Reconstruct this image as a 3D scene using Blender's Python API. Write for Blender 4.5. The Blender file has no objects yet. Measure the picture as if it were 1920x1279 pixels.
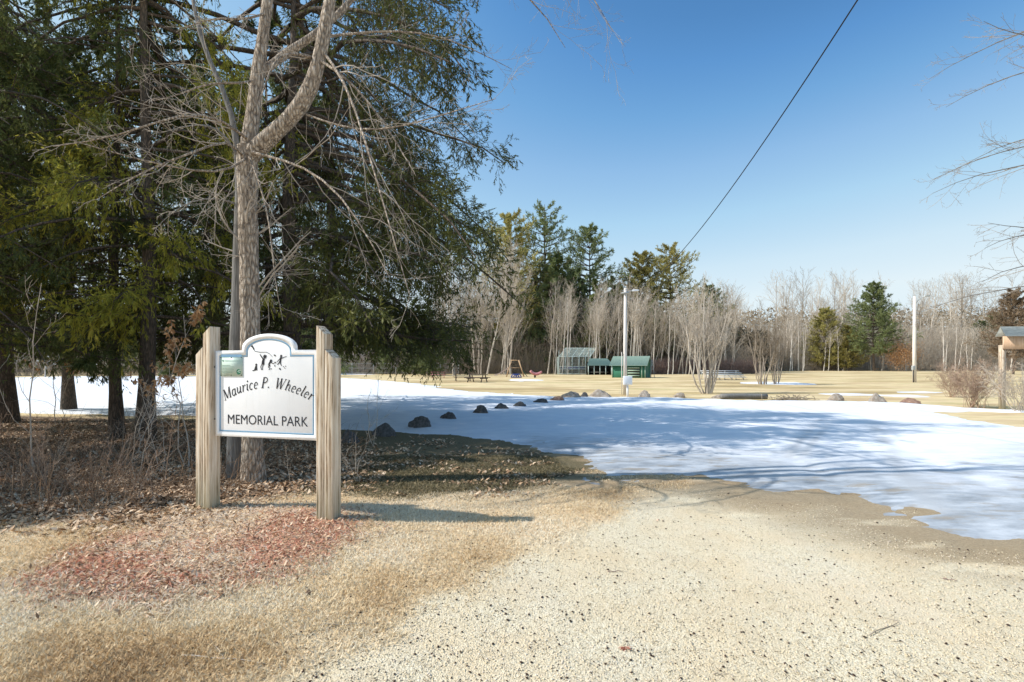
import bpy, bmesh, math, random
import numpy as np
from mathutils import Vector, Matrix, noise as mnoise
random.seed(7)
RNG = np.random.default_rng(11)
SC = bpy.context.scene
COL = SC.collection
PI = math.pi
F = 960.0; CX = 960.0; HY = 685.0; EYE = 1.6     # lens in photograph pixels, horizon row, eye height

def pw(px, py, d):                               # a point of the place seen at px,py and d metres ahead
    return np.array([(px-CX)/F*d, d, EYE+(HY-py)/F*d])
def dist(py): return EYE*F/(py-HY)
def gxy(px, py):
    d = dist(py); return np.array([(px-CX)/F*d, d])

# ------------------------------------------------------------------ value noise and the lie of the land
_T = np.random.default_rng(5).random((256, 256))
def vn(x, y, s=0):
    x = np.asarray(x, float)+s*17.3; y = np.asarray(y, float)+s*9.1
    xi = np.floor(x).astype(int); yi = np.floor(y).astype(int)
    fx = x-xi; fy = y-yi; fx = fx*fx*(3-2*fx); fy = fy*fy*(3-2*fy)
    a = _T[xi % 256, yi % 256]; b = _T[(xi+1) % 256, yi % 256]
    c = _T[xi % 256, (yi+1) % 256]; d = _T[(xi+1) % 256, (yi+1) % 256]
    return (a*(1-fx)+b*fx)*(1-fy)+(c*(1-fx)+d*fx)*fy
def fbm(x, y, s=0, o=4):
    x = np.asarray(x, float); y = np.asarray(y, float)
    t = 0; a = .5; n = 0
    for k in range(o):
        t = t+a*vn(x*2**k, y*2**k, s+k); n += a; a *= .5
    return t/n
def sstep(a, b, x):
    t = np.clip((x-a)/(b-a), 0, 1); return t*t*(3-2*t)

def polysd(x, y, poly):                          # signed distance, positive inside
    x = np.asarray(x, float); y = np.asarray(y, float)
    P = np.asarray(poly); d2 = np.full(x.shape, 1e18); ins = np.zeros(x.shape, bool)
    for i in range(len(P)):
        ax, ay = P[i]; bx, by = P[(i+1) % len(P)]
        ex, ey = bx-ax, by-ay
        t = np.clip(((x-ax)*ex+(y-ay)*ey)/(ex*ex+ey*ey+1e-12), 0, 1)
        d2 = np.minimum(d2, (x-ax-t*ex)**2+(y-ay-t*ey)**2)
        c = ((ay > y) != (by > y)) & (x < (bx-ax)*(y-ay)/(by-ay+1e-12)+ax)
        ins ^= c
    d = np.sqrt(d2); return np.where(ins, d, -d)

SNOW = [gxy(*p) for p in [(-500,772),(0,776),(200,780),(380,784),(520,800),(650,814),(760,818),(860,822),(950,838),(1050,866),
  (1100,888),(1010,905),(1120,912),(1230,903),(1310,902),(1400,926),(1480,938),(1590,938),(1620,975),(1700,1000),(1800,1020),
  (1920,1034),(2200,1060),(2500,1000),(2500,790),(2200,775),(1920,769),(1800,763),(1700,755),(1560,752),(1400,750),(1200,745),(1080,744),(1020,742),(900,734),
  (850,729),(800,721),(700,712),(600,707),(380,706),(0,706),(-600,706)]]
HOLE = [gxy(*p) for p in [(1790,776),(1850,774),(2000,776),(2200,790),(2100,815),(1920,799),(1860,789)]]
PATCH = [(1455,719,70,3),(1600,740,65,3),(1695,743,75,3),(985,713,40,2.2),(1730,736,60,1.6),(1290,700,60,1),(520,702,200,1)]
GRAVEL = [gxy(*p) for p in [(480,1290),(560,1245),(700,1185),(850,1105),(960,1050),(1080,1000),(1170,950),(1210,915),(1330,905),
  (1600,930),(2400,950),(2600,1000)]] + [np.array([9, 2.0]), np.array([9, -8]), np.array([-1.6, -8]), np.array([-1.3, 1.5])]
MULCH = [gxy(*p) for p in [(20,1090),(120,1040),(260,985),(420,955),(560,950),(690,968),(700,1010),(600,1060),(420,1100),(300,1140),(120,1130)]]
LITTER = [gxy(*p) for p in [(-900,775),(0,778),(380,790),(520,812),(640,822),(700,850),(690,900),(560,930),(420,955),(200,990),(60,985),(-300,1010),(-1200,1040)]]

DAMP_SHADE = [gxy(*p) for p in [(560,790),(650,800),(760,803),(860,806),(950,820),(1050,848),(1140,880),(1080,905),(980,925),(860,930),(740,935),(640,925),(560,920)]]  # wet ground, coloured darker still to stand for the tree shade
def damp_shading(x, y): return sstep(-.25, .35, polysd(x, y, DAMP_SHADE)+.9*(fbm(x*1.3, y*2.2, 61)-.5)+.5*(fbm(x*3, y*7, 62)-.5))
RED = [[gxy(*p) for p in [(30,1085),(60,1050),(200,1010),(330,1040),(440,1062),(420,1105),(300,1122),(130,1112)]],
  [gxy(*p) for p in [(440,1035),(520,978),(580,958),(650,975),(690,1000),(640,1045),(530,1092),(430,1085)]]]
def redness(x, y):                               # russet moss patches around the mound
    return np.maximum(polysd(x, y, RED[0]), polysd(x, y, RED[1]))+.06+1.1*(fbm(x*2.6, y*3.4, 40)-.5)
def snow_sd(x, y):
    w = .35*(fbm(x*1.1, y*1.1, 3)-.5)*2*np.clip(y/10, .5, 3)
    sd = polysd(x, y, SNOW)+w
    sd = np.minimum(sd, -polysd(x, y, HOLE)+w)
    near_ = np.clip((14-y)/4, 0, 1)*np.clip(x+1, 0, 1)
    sd = sd-near_*(.30*(fbm(x*2.5, y*4, 71)-.5)+.10*(fbm(x*9, y*12, 72)-.5)+np.clip(1.5-np.abs(sd), 0, 1)*.9*sstep(.60, .72, fbm(x*1.1, y*3.2, 73)))
    for (px, py, hw, hh) in PATCH:
        c = gxy(px, py); rx = hw/F*c[1]; ry = (dist(py-hh)-dist(py+hh))/2
        q = 1-np.sqrt(((x-c[0])/rx)**2+((y-c[1])/ry)**2)
        sd = np.maximum(sd, q*min(rx, ry)+w*.5)
    return sd
def ground_z(x, y):
    x = np.asarray(x, float); y = np.asarray(y, float)
    z = .05*(fbm(x*.35, y*.35, 1)-.5)+.03*(fbm(x*1.6, y*1.6, 2)-.5)
    z = z+.07*np.exp(-(((x+2.7)/1.7)**2+((y-5.1)/.9)**2))
    z = z+.02*sstep(-.2, .5, polysd(x, y, LITTER))
    return z
def gz(x, y): return float(ground_z(np.array([x]), np.array([y]))[0])
def gp(px, py):                                  # point of the ground seen at px,py
    x, y = gxy(px, py); return (float(x), float(y), gz(x, y))

# ------------------------------------------------------------------ mesh building
def link(o, parent=None):
    COL.objects.link(o)
    if parent is not None: o.parent = parent
    return o
def np_mesh(name, V, faces, tint=None, smooth=False):
    """V (n,3); faces: list of (m,3)/(m,4) arrays"""
    me = bpy.data.meshes.new(name)
    V = np.asarray(V, np.float32)
    me.vertices.add(len(V)); me.vertices.foreach_set('co', V.ravel())
    loops = np.concatenate([f.ravel() for f in faces]).astype(np.int32)
    tot = np.concatenate([np.full(len(f), f.shape[1]) for f in faces]).astype(np.int32)
    st = np.concatenate([[0], np.cumsum(tot)[:-1]]).astype(np.int32)
    me.loops.add(len(loops)); me.loops.foreach_set('vertex_index', loops)
    me.polygons.add(len(tot)); me.polygons.foreach_set('loop_start', st); me.polygons.foreach_set('loop_total', tot)
    if smooth: me.polygons.foreach_set('use_smooth', np.ones(len(tot), bool))
    me.update(calc_edges=True)
    if tint is not None:
        a = me.attributes.new('tint', 'FLOAT', 'POINT'); a.data.foreach_set('value', np.asarray(tint, np.float32))
    return me
class MB:
    def __init__(s): s.V = []; s.F = []; s.T = []; s.n = 0
    def add(s, V, faces, tint=None):
        V = np.asarray(V, float).reshape(-1, 3)
        for f in faces: s.F.append(np.asarray(f)+s.n)
        s.V.append(V); s.T.append(np.full(len(V), .5) if tint is None else np.asarray(tint)); s.n += len(V)
    def tubes(s, P, R, k=5, cap=False):          # P (m,n,3) R (m,n)
        P = np.asarray(P, float); R = np.asarray(R, float)
        if P.ndim == 2: P = P[None]; R = R[None]
        m, n, _ = P.shape
        T = np.gradient(P, axis=1); T /= np.linalg.norm(T, axis=2, keepdims=True)+1e-9
        ov = P[:, -1]-P[:, 0]; ov /= np.linalg.norm(ov, axis=1, keepdims=True)+1e-9
        ref = np.where(np.abs(ov[:, 2:3]) > .8, np.array([[1., 0, 0]]), np.array([[0, 0, 1.]]))[:, None, :]
        A = np.cross(T, np.broadcast_to(ref, T.shape)); A /= np.linalg.norm(A, axis=2, keepdims=True)+1e-9
        B = np.cross(T, A)
        th = np.arange(k)/k*2*PI
        V = P[:, :, None, :]+R[:, :, None, None]*(np.cos(th)[None, None, :, None]*A[:, :, None, :]+np.sin(th)[None, None, :, None]*B[:, :, None, :])
        idx = np.arange(m*n*k).reshape(m, n, k)
        a = idx[:, :-1]; b = idx[:, 1:]
        q = np.stack([a, np.roll(a, -1, 2), np.roll(b, -1, 2), b], -1).reshape(-1, 4)
        fs = [q]
        if cap:
            fs.append(idx[:, 0, ::-1].reshape(m, k)); fs.append(idx[:, -1].reshape(m, k))
        s.add(V.reshape(-1, 3), fs)
    def leaves(s, B, D, N, L, W, tint=None, base=.0):   # elongated rhombi
        m = len(B); D = D/(np.linalg.norm(D, axis=1, keepdims=True)+1e-9)
        S = np.cross(D, N); S /= np.linalg.norm(S, axis=1, keepdims=True)+1e-9
        L = np.broadcast_to(L, (m,))[:, None]; W = np.broadcast_to(W, (m,))[:, None]
        V = np.stack([B, B+D*L*.45+S*W/2, B+D*L, B+D*L*.45-S*W/2], 1).reshape(-1, 3)
        if tint is None: tint = RNG.random(m)
        s.add(V, [np.arange(m*4).reshape(m, 4)], np.repeat(tint, 4))
    def box(s, c, size, rot=0, M=None):
        x, y, z = [v/2 for v in size]
        V = np.array([[a*x, b*y, cc*z] for a in (-1, 1) for b in (-1, 1) for cc in (-1, 1)])
        if rot: 
            cr, sr = math.cos(rot), math.sin(rot); V = V@np.array([[cr, sr, 0], [-sr, cr, 0], [0, 0, 1]])
        V = V+np.array(c)
        s.add(V, [np.array([[0,1,3,2],[4,6,7,5],[0,4,5,1],[2,3,7,6],[0,2,6,4],[1,5,7,3]])])
    def bar(s, a, b, r, k=6): s.tubes(np.array([a, b], float), np.array([r, r]), k, cap=True)
    def beam(s, a, b, w, h):                     # rectangular timber between two points
        a = np.array(a, float); b = np.array(b, float); t = (b-a)/np.linalg.norm(b-a)
        up = np.array([0, 0, 1.]) if abs(t[2]) < .9 else np.array([0, 1., 0])
        u = np.cross(t, up); u /= np.linalg.norm(u); v = np.cross(u, t)
        V = [p+i*u*w/2+j*v*h/2 for p in (a, b) for (i, j) in ((-1,-1),(1,-1),(1,1),(-1,1))]
        s.add(V, [np.array([[0,1,2,3],[7,6,5,4],[0,4,5,1],[1,5,6,2],[2,6,7,3],[3,7,4,0]])])
    def prism(s, outline, y0, y1, M=None):       # outline in x,z extruded along y
        n = len(outline); V = [[p[0], y0, p[1]] for p in outline]+[[p[0], y1, p[1]] for p in outline]
        V = np.array(V, float)
        a = np.arange(n)
        s.add(V, [a[None, :], (a[::-1]+n)[None, :], np.stack([np.roll(a, -1), a, a+n, np.roll(a, -1)+n], 1)])
    def mesh(s, name, smooth=False): return np_mesh(name, np.concatenate(s.V), s.F, np.concatenate(s.T), smooth)
    def build(s, name, mat, parent=None, smooth=False, bevel=0):
        o = bpy.data.objects.new(name, s.mesh(name, smooth)); o.data.materials.append(mat); link(o, parent)
        if bevel:
            b = o.modifiers.new('bevel', 'BEVEL'); b.width = bevel; b.segments = 2; b.limit_method = 'ANGLE'
        return o
def tag(o, label=None, cat=None, group=None, kind=None):
    if label: o['label'] = label
    if cat: o['category'] = cat
    if group: o['group'] = group
    if kind: o['kind'] = kind
    return o
def thing(name, loc, label, cat, group=None, rot=0, scale=1):
    o = bpy.data.objects.new(name, None); o.empty_display_size = .2; link(o)
    o.location = loc; o.rotation_euler = (0, 0, rot); o.scale = (scale,)*3 if not isinstance(scale, tuple) else scale
    return tag(o, label, cat, group)
def mesh_obj(name, me, mat, parent=None):
    if len(me.materials) == 0: me.materials.append(mat)
    o = link(bpy.data.objects.new(name, me), parent)
    if me.materials[0] != mat: o.material_slots[0].link = 'OBJECT'; o.material_slots[0].material = mat
    return o

# ------------------------------------------------------------------ materials
class NT:
    def __init__(s, name):
        s.m = bpy.data.materials.new(name); s.m.use_nodes = True; s.t = s.m.node_tree; s.b = s.t.nodes['Principled BSDF']
        s.b.inputs['Specular IOR Level'].default_value = .25
    def n(s, ty, **kw):
        nd = s.t.nodes.new(ty)
        for k, v in kw.items():
            if k.startswith('_'): setattr(nd, k[1:], v)
            else: nd.inputs[k.replace('_', ' ')].default_value = v
        return nd
    def l(s, a, b): s.t.links.new(a, b)
    def coord(s, scale=(1, 1, 1), kind='Object'):
        tc = s.n('ShaderNodeTexCoord'); mp = s.n('ShaderNodeMapping'); mp.inputs['Scale'].default_value = scale
        s.l(tc.outputs[kind], mp.inputs['Vector']); return mp.outputs['Vector']
    def noise(s, vec, scale, detail=4, rough=.6):
        nd = s.n('ShaderNodeTexNoise', Scale=scale, Detail=detail, Roughness=rough); s.l(vec, nd.inputs['Vector']); return nd.outputs['Fac']
    def ramp(s, fac, stops):
        r = s.n('ShaderNodeValToRGB'); cr = r.color_ramp
        while len(cr.elements) > 1: cr.elements.remove(cr.elements[-1])
        cr.elements[0].position = stops[0][0]; cr.elements[0].color = (*stops[0][1], 1)
        for p, c in stops[1:]:
            e = cr.elements.new(p); e.color = (*c, 1)
        s.l(fac, r.inputs['Fac']); return r.outputs['Color']
    def mix(s, fac, a, b, mode='MIX'):
        m = s.n('ShaderNodeMix', _data_type='RGBA', _blend_type=mode)
        for sock, v in ((m.inputs[0], fac), (m.inputs[6], a), (m.inputs[7], b)):
            if isinstance(v, (int, float)): sock.default_value = v
            elif isinstance(v, tuple): sock.default_value = (*v, 1)
            else: s.l(v, sock)
        return m.outputs[2]
    def math(s, op, a, b=0.):
        m = s.n('ShaderNodeMath', _operation=op)
        for sock, v in ((m.inputs[0], a), (m.inputs[1], b)):
            if isinstance(v, (int, float)): sock.default_value = v
            else: s.l(v, sock)
        return m.outputs[0]
    def attr(s, name):
        a = s.n('ShaderNodeAttribute'); a.attribute_name = name; return a
    def bump(s, h, strength=.5, dist=.02, normal=None):
        b = s.n('ShaderNodeBump', Strength=strength, Distance=dist); s.l(h, b.inputs['Height'])
        if normal is not None: s.l(normal, b.inputs['Normal'])
        return b.outputs['Normal']
    def done(s, color=None, rough=.9, normal=None):
        if color is not None:
            if isinstance(color, tuple): s.b.inputs['Base Color'].default_value = (*color, 1)
            else: s.l(color, s.b.inputs['Base Color'])
        if isinstance(rough, (int, float)): s.b.inputs['Roughness'].default_value = rough
        else: s.l(rough, s.b.inputs['Roughness'])
        if normal is not None: s.l(normal, s.b.inputs['Normal'])
        return s.m
def m_noise(name, stops, scale=(1, 1, 1), ns=8, rough=.85, bump=.3, bd=.01, detail=5):
    t = NT(name); v = t.coord(scale); f = t.noise(v, ns, detail)
    return t.done(t.ramp(f, stops), rough, t.bump(f, bump, bd) if bump else None)
def m_leaf(name, stops, transl=.25, rough=.6, big=1.2):
    t = NT(name); a = t.attr('tint')
    oi = t.n('ShaderNodeObjectInfo')
    f = t.math('ADD', t.math('MULTIPLY', a.outputs['Fac'], .7), t.math('MULTIPLY', t.noise(t.coord(), big, 2), .4))
    c = t.ramp(f, stops)
    hs = t.n('ShaderNodeHueSaturation'); t.l(c, hs.inputs['Color'])
    t.l(t.math('ADD', .8, t.math('MULTIPLY', oi.outputs['Random'], .4)), hs.inputs['Value'])
    c = hs.outputs['Color']
    t.l(c, t.b.inputs['Base Color']); t.b.inputs['Roughness'].default_value = rough
    if transl:
        tr = t.n('ShaderNodeBsdfTranslucent'); t.l(c, tr.inputs['Color'])
        ms = t.n('ShaderNodeMixShader'); ms.inputs[0].default_value = transl
        t.l(t.b.outputs[0], ms.inputs[1]); t.l(tr.outputs[0], ms.inputs[2])
        t.l(ms.outputs[0], t.t.nodes['Material Output'].inputs['Surface'])
    return t.m
def m_bark(name, c0, c1, c2, scale=(9, 9, 2.2), bump=.8, bd=.03, rough=.9):
    t = NT(name); v = t.coord(scale); f = t.noise(v, 2.2, 6, .65); g = t.noise(t.coord((1, 1, .6)), 2.5, 3)
    vo = t.n('ShaderNodeTexVoronoi', Scale=2.4, _feature='DISTANCE_TO_EDGE'); t.l(v, vo.inputs['Vector'])
    h = t.math('ADD', f, t.math('MULTIPLY', vo.outputs['Distance'], 1.2))
    c = t.ramp(h, [(.35, c0), (.62, c1), (.95, c2)])
    c = t.mix(t.math('MULTIPLY', g, .5), c, t.mix(.5, c, (.30, .30, .26)))
    return t.done(c, rough, t.bump(h, bump, bd))

M = {}
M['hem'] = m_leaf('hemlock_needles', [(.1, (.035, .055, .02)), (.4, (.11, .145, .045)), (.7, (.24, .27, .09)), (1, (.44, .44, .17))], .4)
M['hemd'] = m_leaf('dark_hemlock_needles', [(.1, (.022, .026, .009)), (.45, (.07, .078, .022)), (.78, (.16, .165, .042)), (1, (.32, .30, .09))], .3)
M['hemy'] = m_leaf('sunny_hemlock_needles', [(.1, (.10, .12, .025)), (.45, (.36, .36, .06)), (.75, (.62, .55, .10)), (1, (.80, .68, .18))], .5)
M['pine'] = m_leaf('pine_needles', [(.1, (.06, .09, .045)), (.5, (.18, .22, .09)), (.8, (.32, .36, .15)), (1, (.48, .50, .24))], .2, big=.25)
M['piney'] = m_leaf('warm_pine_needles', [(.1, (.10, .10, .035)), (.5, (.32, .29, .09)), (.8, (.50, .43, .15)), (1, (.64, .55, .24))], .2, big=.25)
M['barkd'] = m_bark('dark_bark', (.022, .018, .015), (.085, .058, .042), (.19, .135, .10), (9, 9, 2.6), 1.)
M['barkm'] = m_bark('maple_bark', (.07, .052, .04), (.40, .31, .235), (.82, .70, .57), (11, 11, 3.0), 1.2, .04)
M['barkg'] = m_bark('grey_smooth_bark', (.09, .085, .08), (.19, .18, .17), (.30, .285, .27), (16, 16, 1.1), .5, .012)
M['barkp'] = m_noise('pale_bark', [(.3, (.40, .34, .28)), (.7, (.72, .64, .54))], (3, 3, 1), 2, .9, .2)
M['barkw'] = m_noise('young_tree_bark', [(.3, (.26, .215, .175)), (.7, (.50, .43, .36))], (3, 3, 1), 2, .9, .2)
M['farwood2'] = m_leaf('browned_needles', [(.1, (.12, .09, .05)), (.5, (.32, .23, .15)), (1, (.52, .40, .28))], .2, .9, .2)
M['twigm'] = m_noise('maple_twig_bark', [(.3, (.24, .20, .16)), (.7, (.60, .53, .45))], (2, 2, 2), 1, .9, 0)
M['white_bark'] = m_noise('white_bark', [(.3, (.62, .55, .46)), (.7, (.88, .82, .74))], (3, 3, 1), 2, .9, .2)
M['twig'] = m_noise('twig_bark', [(.3, (.38, .32, .255)), (.7, (.74, .65, .54))], (2, 2, 2), 1, .9, 0)
M['twigd'] = m_noise('dim_twig_bark', [(.3, (.20, .16, .12)), (.7, (.46, .385, .30))], (2, 2, 2), 1, .9, 0)
M['twigb'] = m_noise('tan_twig_bark', [(.3, (.28, .19, .13)), (.7, (.58, .42, .31))], (2, 2, 2), 1, .9, 0)
M['twigr'] = m_noise('reddish_twig_bark', [(.3, (.20, .13, .11)), (.7, (.42, .30, .25))], (2, 2, 2), 1, .9, 0)
M['deadleaf'] = m_leaf('dead_beech_leaves', [(.1, (.32, .15, .06)), (.5, (.66, .36, .16)), (1, (.84, .58, .34))], .3)
M['litter'] = m_leaf('fallen_leaves', [(.1, (.09, .055, .03)), (.35, (.34, .20, .11)), (.65, (.62, .42, .26)), (1, (.85, .70, .52))], 0, .8)
M['grass'] = m_leaf('dry_grass', [(.08, (.24, .13, .06)), (.35, (.66, .46, .24)), (.65, (.86, .70, .45)), (1, (.95, .87, .70))], .15, .8, .6)
M['redgrass'] = m_leaf('russet_grass', [(.1, (.26, .08, .05)), (.45, (.54, .22, .14)), (.75, (.70, .42, .29)), (1, (.86, .70, .52))], .15, .8, .6)
M['stem'] = m_noise('dead_stem', [(.35, (.11, .065, .04)), (.65, (.40, .27, .17))], (1, 1, 1), 3, .9, 0)
M['straw'] = m_leaf('pale_straw', [(.1, (.22, .15, .10)), (.4, (.54, .40, .28)), (.7, (.76, .62, .47)), (1, (.90, .80, .66))], .15, .8, .6)
M['stone'] = m_leaf('gravel_stones', [(.08, (.30, .24, .17)), (.22, (.68, .57, .39)), (.6, (.84, .73, .53)), (.85, (.85, .72, .57)), (1, (.93, .86, .72))], 0, .85, .6)
M['debris'] = m_leaf('cone_scales', [(.1, (.03, .02, .015)), (1, (.12, .07, .05))], 0, .9)
M['rock'] = m_noise('grey_rock', [(.3, (.05, .05, .05)), (.55, (.12, .115, .11)), (.75, (.22, .21, .20))], (1, 1, 1), 5, .9, .6, .03, 8)
M['rockt'] = m_noise('tan_rock', [(.3, (.22, .17, .13)), (.55, (.38, .32, .26)), (.75, (.55, .50, .43))], (1, 1, 1), 4, .9, .6, .03, 8)
M['rockr'] = m_noise('reddish_rock', [(.3, (.16, .09, .065)), (.55, (.34, .21, .15)), (.75, (.45, .34, .27))], (1, 1, 1), 4, .9, .6, .03, 8)

# ------------------------------------------------------------------ ground and snow
def axis(segs):
    out = []
    for a, b, s in segs:
        n = max(1, int(round((b-a)/s))); out.append(np.linspace(a, b, n, endpoint=False))
    out.append(np.array([segs[-1][1]])); return np.concatenate(out)
def grid(xs, ys):
    X, Y = np.meshgrid(xs, ys, indexing='ij'); nx, ny = X.shape
    i = np.arange(nx*ny).reshape(nx, ny)
    q = np.stack([i[:-1, :-1], i[1:, :-1], i[1:, 1:], i[:-1, 1:]], -1).reshape(-1, 4)
    return X.ravel(), Y.ravel(), q
xs = axis([(-2500, -300, 200), (-300, -60, 12), (-60, -14, 1), (-14, -7, .12), (-7, 7, .06), (7, 14, .12), (14, 60, 1), (60, 300, 12), (300, 2500, 200)])
ys = axis([(-300, -20, 20), (-20, 0, 1), (0, 2, .2), (2, 9, .06), (9, 20, .15), (20, 60, .8), (60, 300, 8), (300, 3000, 200)])
X, Y, Q = grid(xs, ys)
Z = ground_z(X, Y)
g_ = sstep(-.16, .18, polysd(X, Y, GRAVEL)+.55*(fbm(X*2, Y*2, 9)-.5)+.25*(fbm(X*7, Y*7, 19)-.5))
near = (Y < 12) & (Y > 1) & (abs(X) < 12)
lit = sstep(-.3, .3, polysd(X, Y, LITTER)+.8*(fbm(X*1.5, Y*1.5, 12)-.5))
mul = sstep(-.12, .25, polysd(X, Y, MULCH)+.5*(fbm(X*2, Y*2, 14)-.5))*sstep(-.05, .2, redness(X, Y))
ssd = snow_sd(X, Y)
wet = sstep(-1.4, -.05, ssd)*sstep(-1, 1.5, X)*(Y < 12); dmp_shade = damp_shading(X, Y)
Z = Z+np.where(near, (1-g_)*.018*(fbm(X*7, Y*7, 6, 3)-.5)+lit*.05*(fbm(X*4, Y*4, 8, 3)-.5), 0)
me = np_mesh('ground', np.stack([X, Y, Z], 1), [Q], None, True)
for nm, arr in (('gravel', g_), ('litter', lit), ('mulch', mul), ('wet', wet), ('damp_shaded', dmp_shade)):
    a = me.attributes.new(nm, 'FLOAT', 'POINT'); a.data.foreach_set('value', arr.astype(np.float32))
t = NT('ground_soil_grass_gravel')
v = t.coord()
n1 = t.noise(v, 38, 6, .7); n2 = t.noise(v, 1.3, 5, .6); n3 = t.noise(v, 150, 3, .7)
vst = t.coord((.05, .11, 1)); nf = t.noise(vst, 1.5, 5, .65)
vst2 = t.coord((.12, .5, 1)); nf2 = t.noise(vst2, 1.2, 5, .7)
grass = t.ramp(n1, [(.28, (.24, .16, .08)), (.40, (.56, .41, .22)), (.53, (.80, .64, .40)), (.68, (.93, .81, .59))])  # lowest tones darkened to stand for shadows between the blades
grass = t.mix(t.math('MULTIPLY', n2, .6), grass, (.74, .44, .24))
far = t.ramp(nf, [(.36, (.34, .25, .12)), (.46, (.58, .44, .22)), (.54, (.78, .62, .36)), (.64, (.52, .43, .20)), (.7, (.72, .58, .36))])
far = t.mix(t.ramp(nf2, [(.50, (0, 0, 0)), (.62, (.7, .7, .7))]), far, (.50, .33, .19))
geo = t.n('ShaderNodeNewGeometry'); sx = t.n('ShaderNodeSeparateXYZ'); t.l(geo.outputs['Position'], sx.inputs[0])
fd = t.n('ShaderNodeMapRange', From_Min=9., From_Max=16.); t.l(sx.outputs['Y'], fd.inputs['Value'])
grass = t.mix(.12, grass, (.95, .85, .65))
c = t.mix(fd.outputs['Result'], grass, far)
litc = t.ramp(n1, [(.3, (.09, .06, .04)), (.5, (.25, .17, .11)), (.7, (.44, .32, .22))])
c = t.mix(t.attr('litter').outputs['Fac'], c, litc)
mulc = t.ramp(n1, [(.3, (.22, .08, .05)), (.5, (.46, .22, .14)), (.7, (.66, .45, .32))])
c = t.mix(t.math('MULTIPLY', t.attr('mulch').outputs['Fac'], .6), c, mulc)
vo = t.n('ShaderNodeTexVoronoi', Scale=95.); t.l(v, vo.inputs['Vector'])
vs = t.n('ShaderNodeSeparateColor'); t.l(vo.outputs['Color'], vs.inputs[0])
gr = t.ramp(vs.outputs[0], [(0, (.60, .50, .33)), (.25, (.77, .66, .46)), (.7, (.85, .745, .535)), (1, (.91, .82, .64))])
gr = t.mix(t.ramp(vo.outputs['Distance'], [(.35, (0, 0, 0)), (.75, (.28, .28, .28))]), gr, (.50, .41, .27))
gr = t.mix(t.ramp(n2, [(.42, (0, 0, 0)), (.64, (.55, .55, .55))]), gr, (.74, .57, .35))
gr = t.mix(t.ramp(t.noise(t.coord((1, .45, 1)), .9, 4, .6), [(.5, (0, 0, 0)), (.7, (.22, .22, .22))]), gr, (.86, .80, .68))
c = t.mix(t.attr('gravel').outputs['Fac'], c, gr)
c = t.mix(t.math('MULTIPLY', t.attr('wet').outputs['Fac'], .75), c, t.ramp(n1, [(.3, (.17, .11, .055)), (.7, (.40, .29, .17))]))
c = t.mix(t.math('MULTIPLY', t.attr('damp_shaded').outputs['Fac'], .92), c, t.ramp(n1, [(.3, (.05, .042, .025)), (.5, (.13, .11, .055)), (.7, (.30, .23, .13))]))  # dark wet earth with the tree shade painted into its colour
hb = t.math('ADD', n1, t.math('MULTIPLY', vo.outputs['Distance'], -.6))
t.done(c, .95, t.bump(t.math('ADD', hb, t.math('MULTIPLY', n3, .4)), .75, .014))
go = link(bpy.data.objects.new('ground', me)); me.materials.append(t.m); tag(go, kind='structure')

xs = axis([(-60, -14, .5), (-14, -3, .15), (-3, 14, .07), (14, 40, .4)])
ys = axis([(3.8, 12, .07), (12, 26, .2), (26, 95, .8)])
X, Y, Q = grid(xs, ys)
sd = snow_sd(X, Y)
gz0 = ground_z(X, Y)
hh = -.03+.10*sstep(-.15, 1.4, sd)+.03*sstep(1, 5, sd)+.035*(fbm(X*.5, Y*.5, 21)-.5)+.012*(fbm(X*4, Y*2.5, 23)-.5)*sstep(-.1, .6, sd)
low = sstep(13.5, 9, Y)                          # the melted icy lobe on the lot is thinner
hh = hh*(1-.55*low)
for xa, xb in ((6.0, 9.0), (4.3, 5.6)):          # wheel tracks pressed into the ice
    xc = xa+(xb-xa)*(Y-6)/8; hh = hh-.018*np.exp(-((X-xc)/.16)**2)*sstep(6, 7, Y)*sstep(14, 11, Y)
keep = (sd > -.35)
K = keep[Q].any(axis=1); Q = Q[K]
used = np.unique(Q); mp_ = -np.ones(len(X), int); mp_[used] = np.arange(len(used))
V = np.stack([X, Y, gz0+hh], 1)[used]
me = np_mesh('snow', V, [mp_[Q]], None, True)
x_, y_, s_ = X[used], Y[used], sd[used]
melt = sstep(4.2+3.5*(fbm(x_*.6, y_*1.2, 31)-.5), .8, s_)*sstep(12.5, 9, y_)*sstep(-.6, .8, x_)
melt = np.clip(melt+.5*sstep(.62, .75, fbm(x_*.8, y_*1.8, 33))*sstep(10.5, 8, y_), 0, 1)
a = me.attributes.new('melt', 'FLOAT', 'POINT'); a.data.foreach_set('value', melt.astype(np.float32))
TR_ = [([gxy(1640, 798), gxy(1668, 850), gxy(1705, 905), gxy(1760, 960)], .17), ([gxy(1538, 794), gxy(1500, 832), gxy(1440, 900)], .15), ([gxy(1560, 794), gxy(1525, 832), gxy(1470, 900)], .10)]
tread = np.zeros(len(x_))
for pl_, wd_ in TR_:
    for a__, b__ in zip(pl_[:-1], pl_[1:]):
        e_ = b__-a__; q_ = np.clip(((x_-a__[0])*e_[0]+(y_-a__[1])*e_[1])/(e_@e_), 0, 1); dd = np.hypot(x_-a__[0]-q_*e_[0], y_-a__[1]-q_*e_[1]); tread = np.maximum(tread, np.exp(-(dd/wd_)**2))
tread *= sstep(.25, .6, fbm(x_*2.2, y_*1.4, 81))
a = me.attributes.new('tread', 'FLOAT', 'POINT'); a.data.foreach_set('value', tread.astype(np.float32))
a = me.attributes.new('edge', 'FLOAT', 'POINT'); a.data.foreach_set('value', s_.astype(np.float32))
t = NT('snow_and_ice')
v = t.coord((1, 2.2, 1)); n1 = t.noise(v, 1.6, 6, .65); n2 = t.noise(t.coord(), 30, 4, .7)
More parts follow.
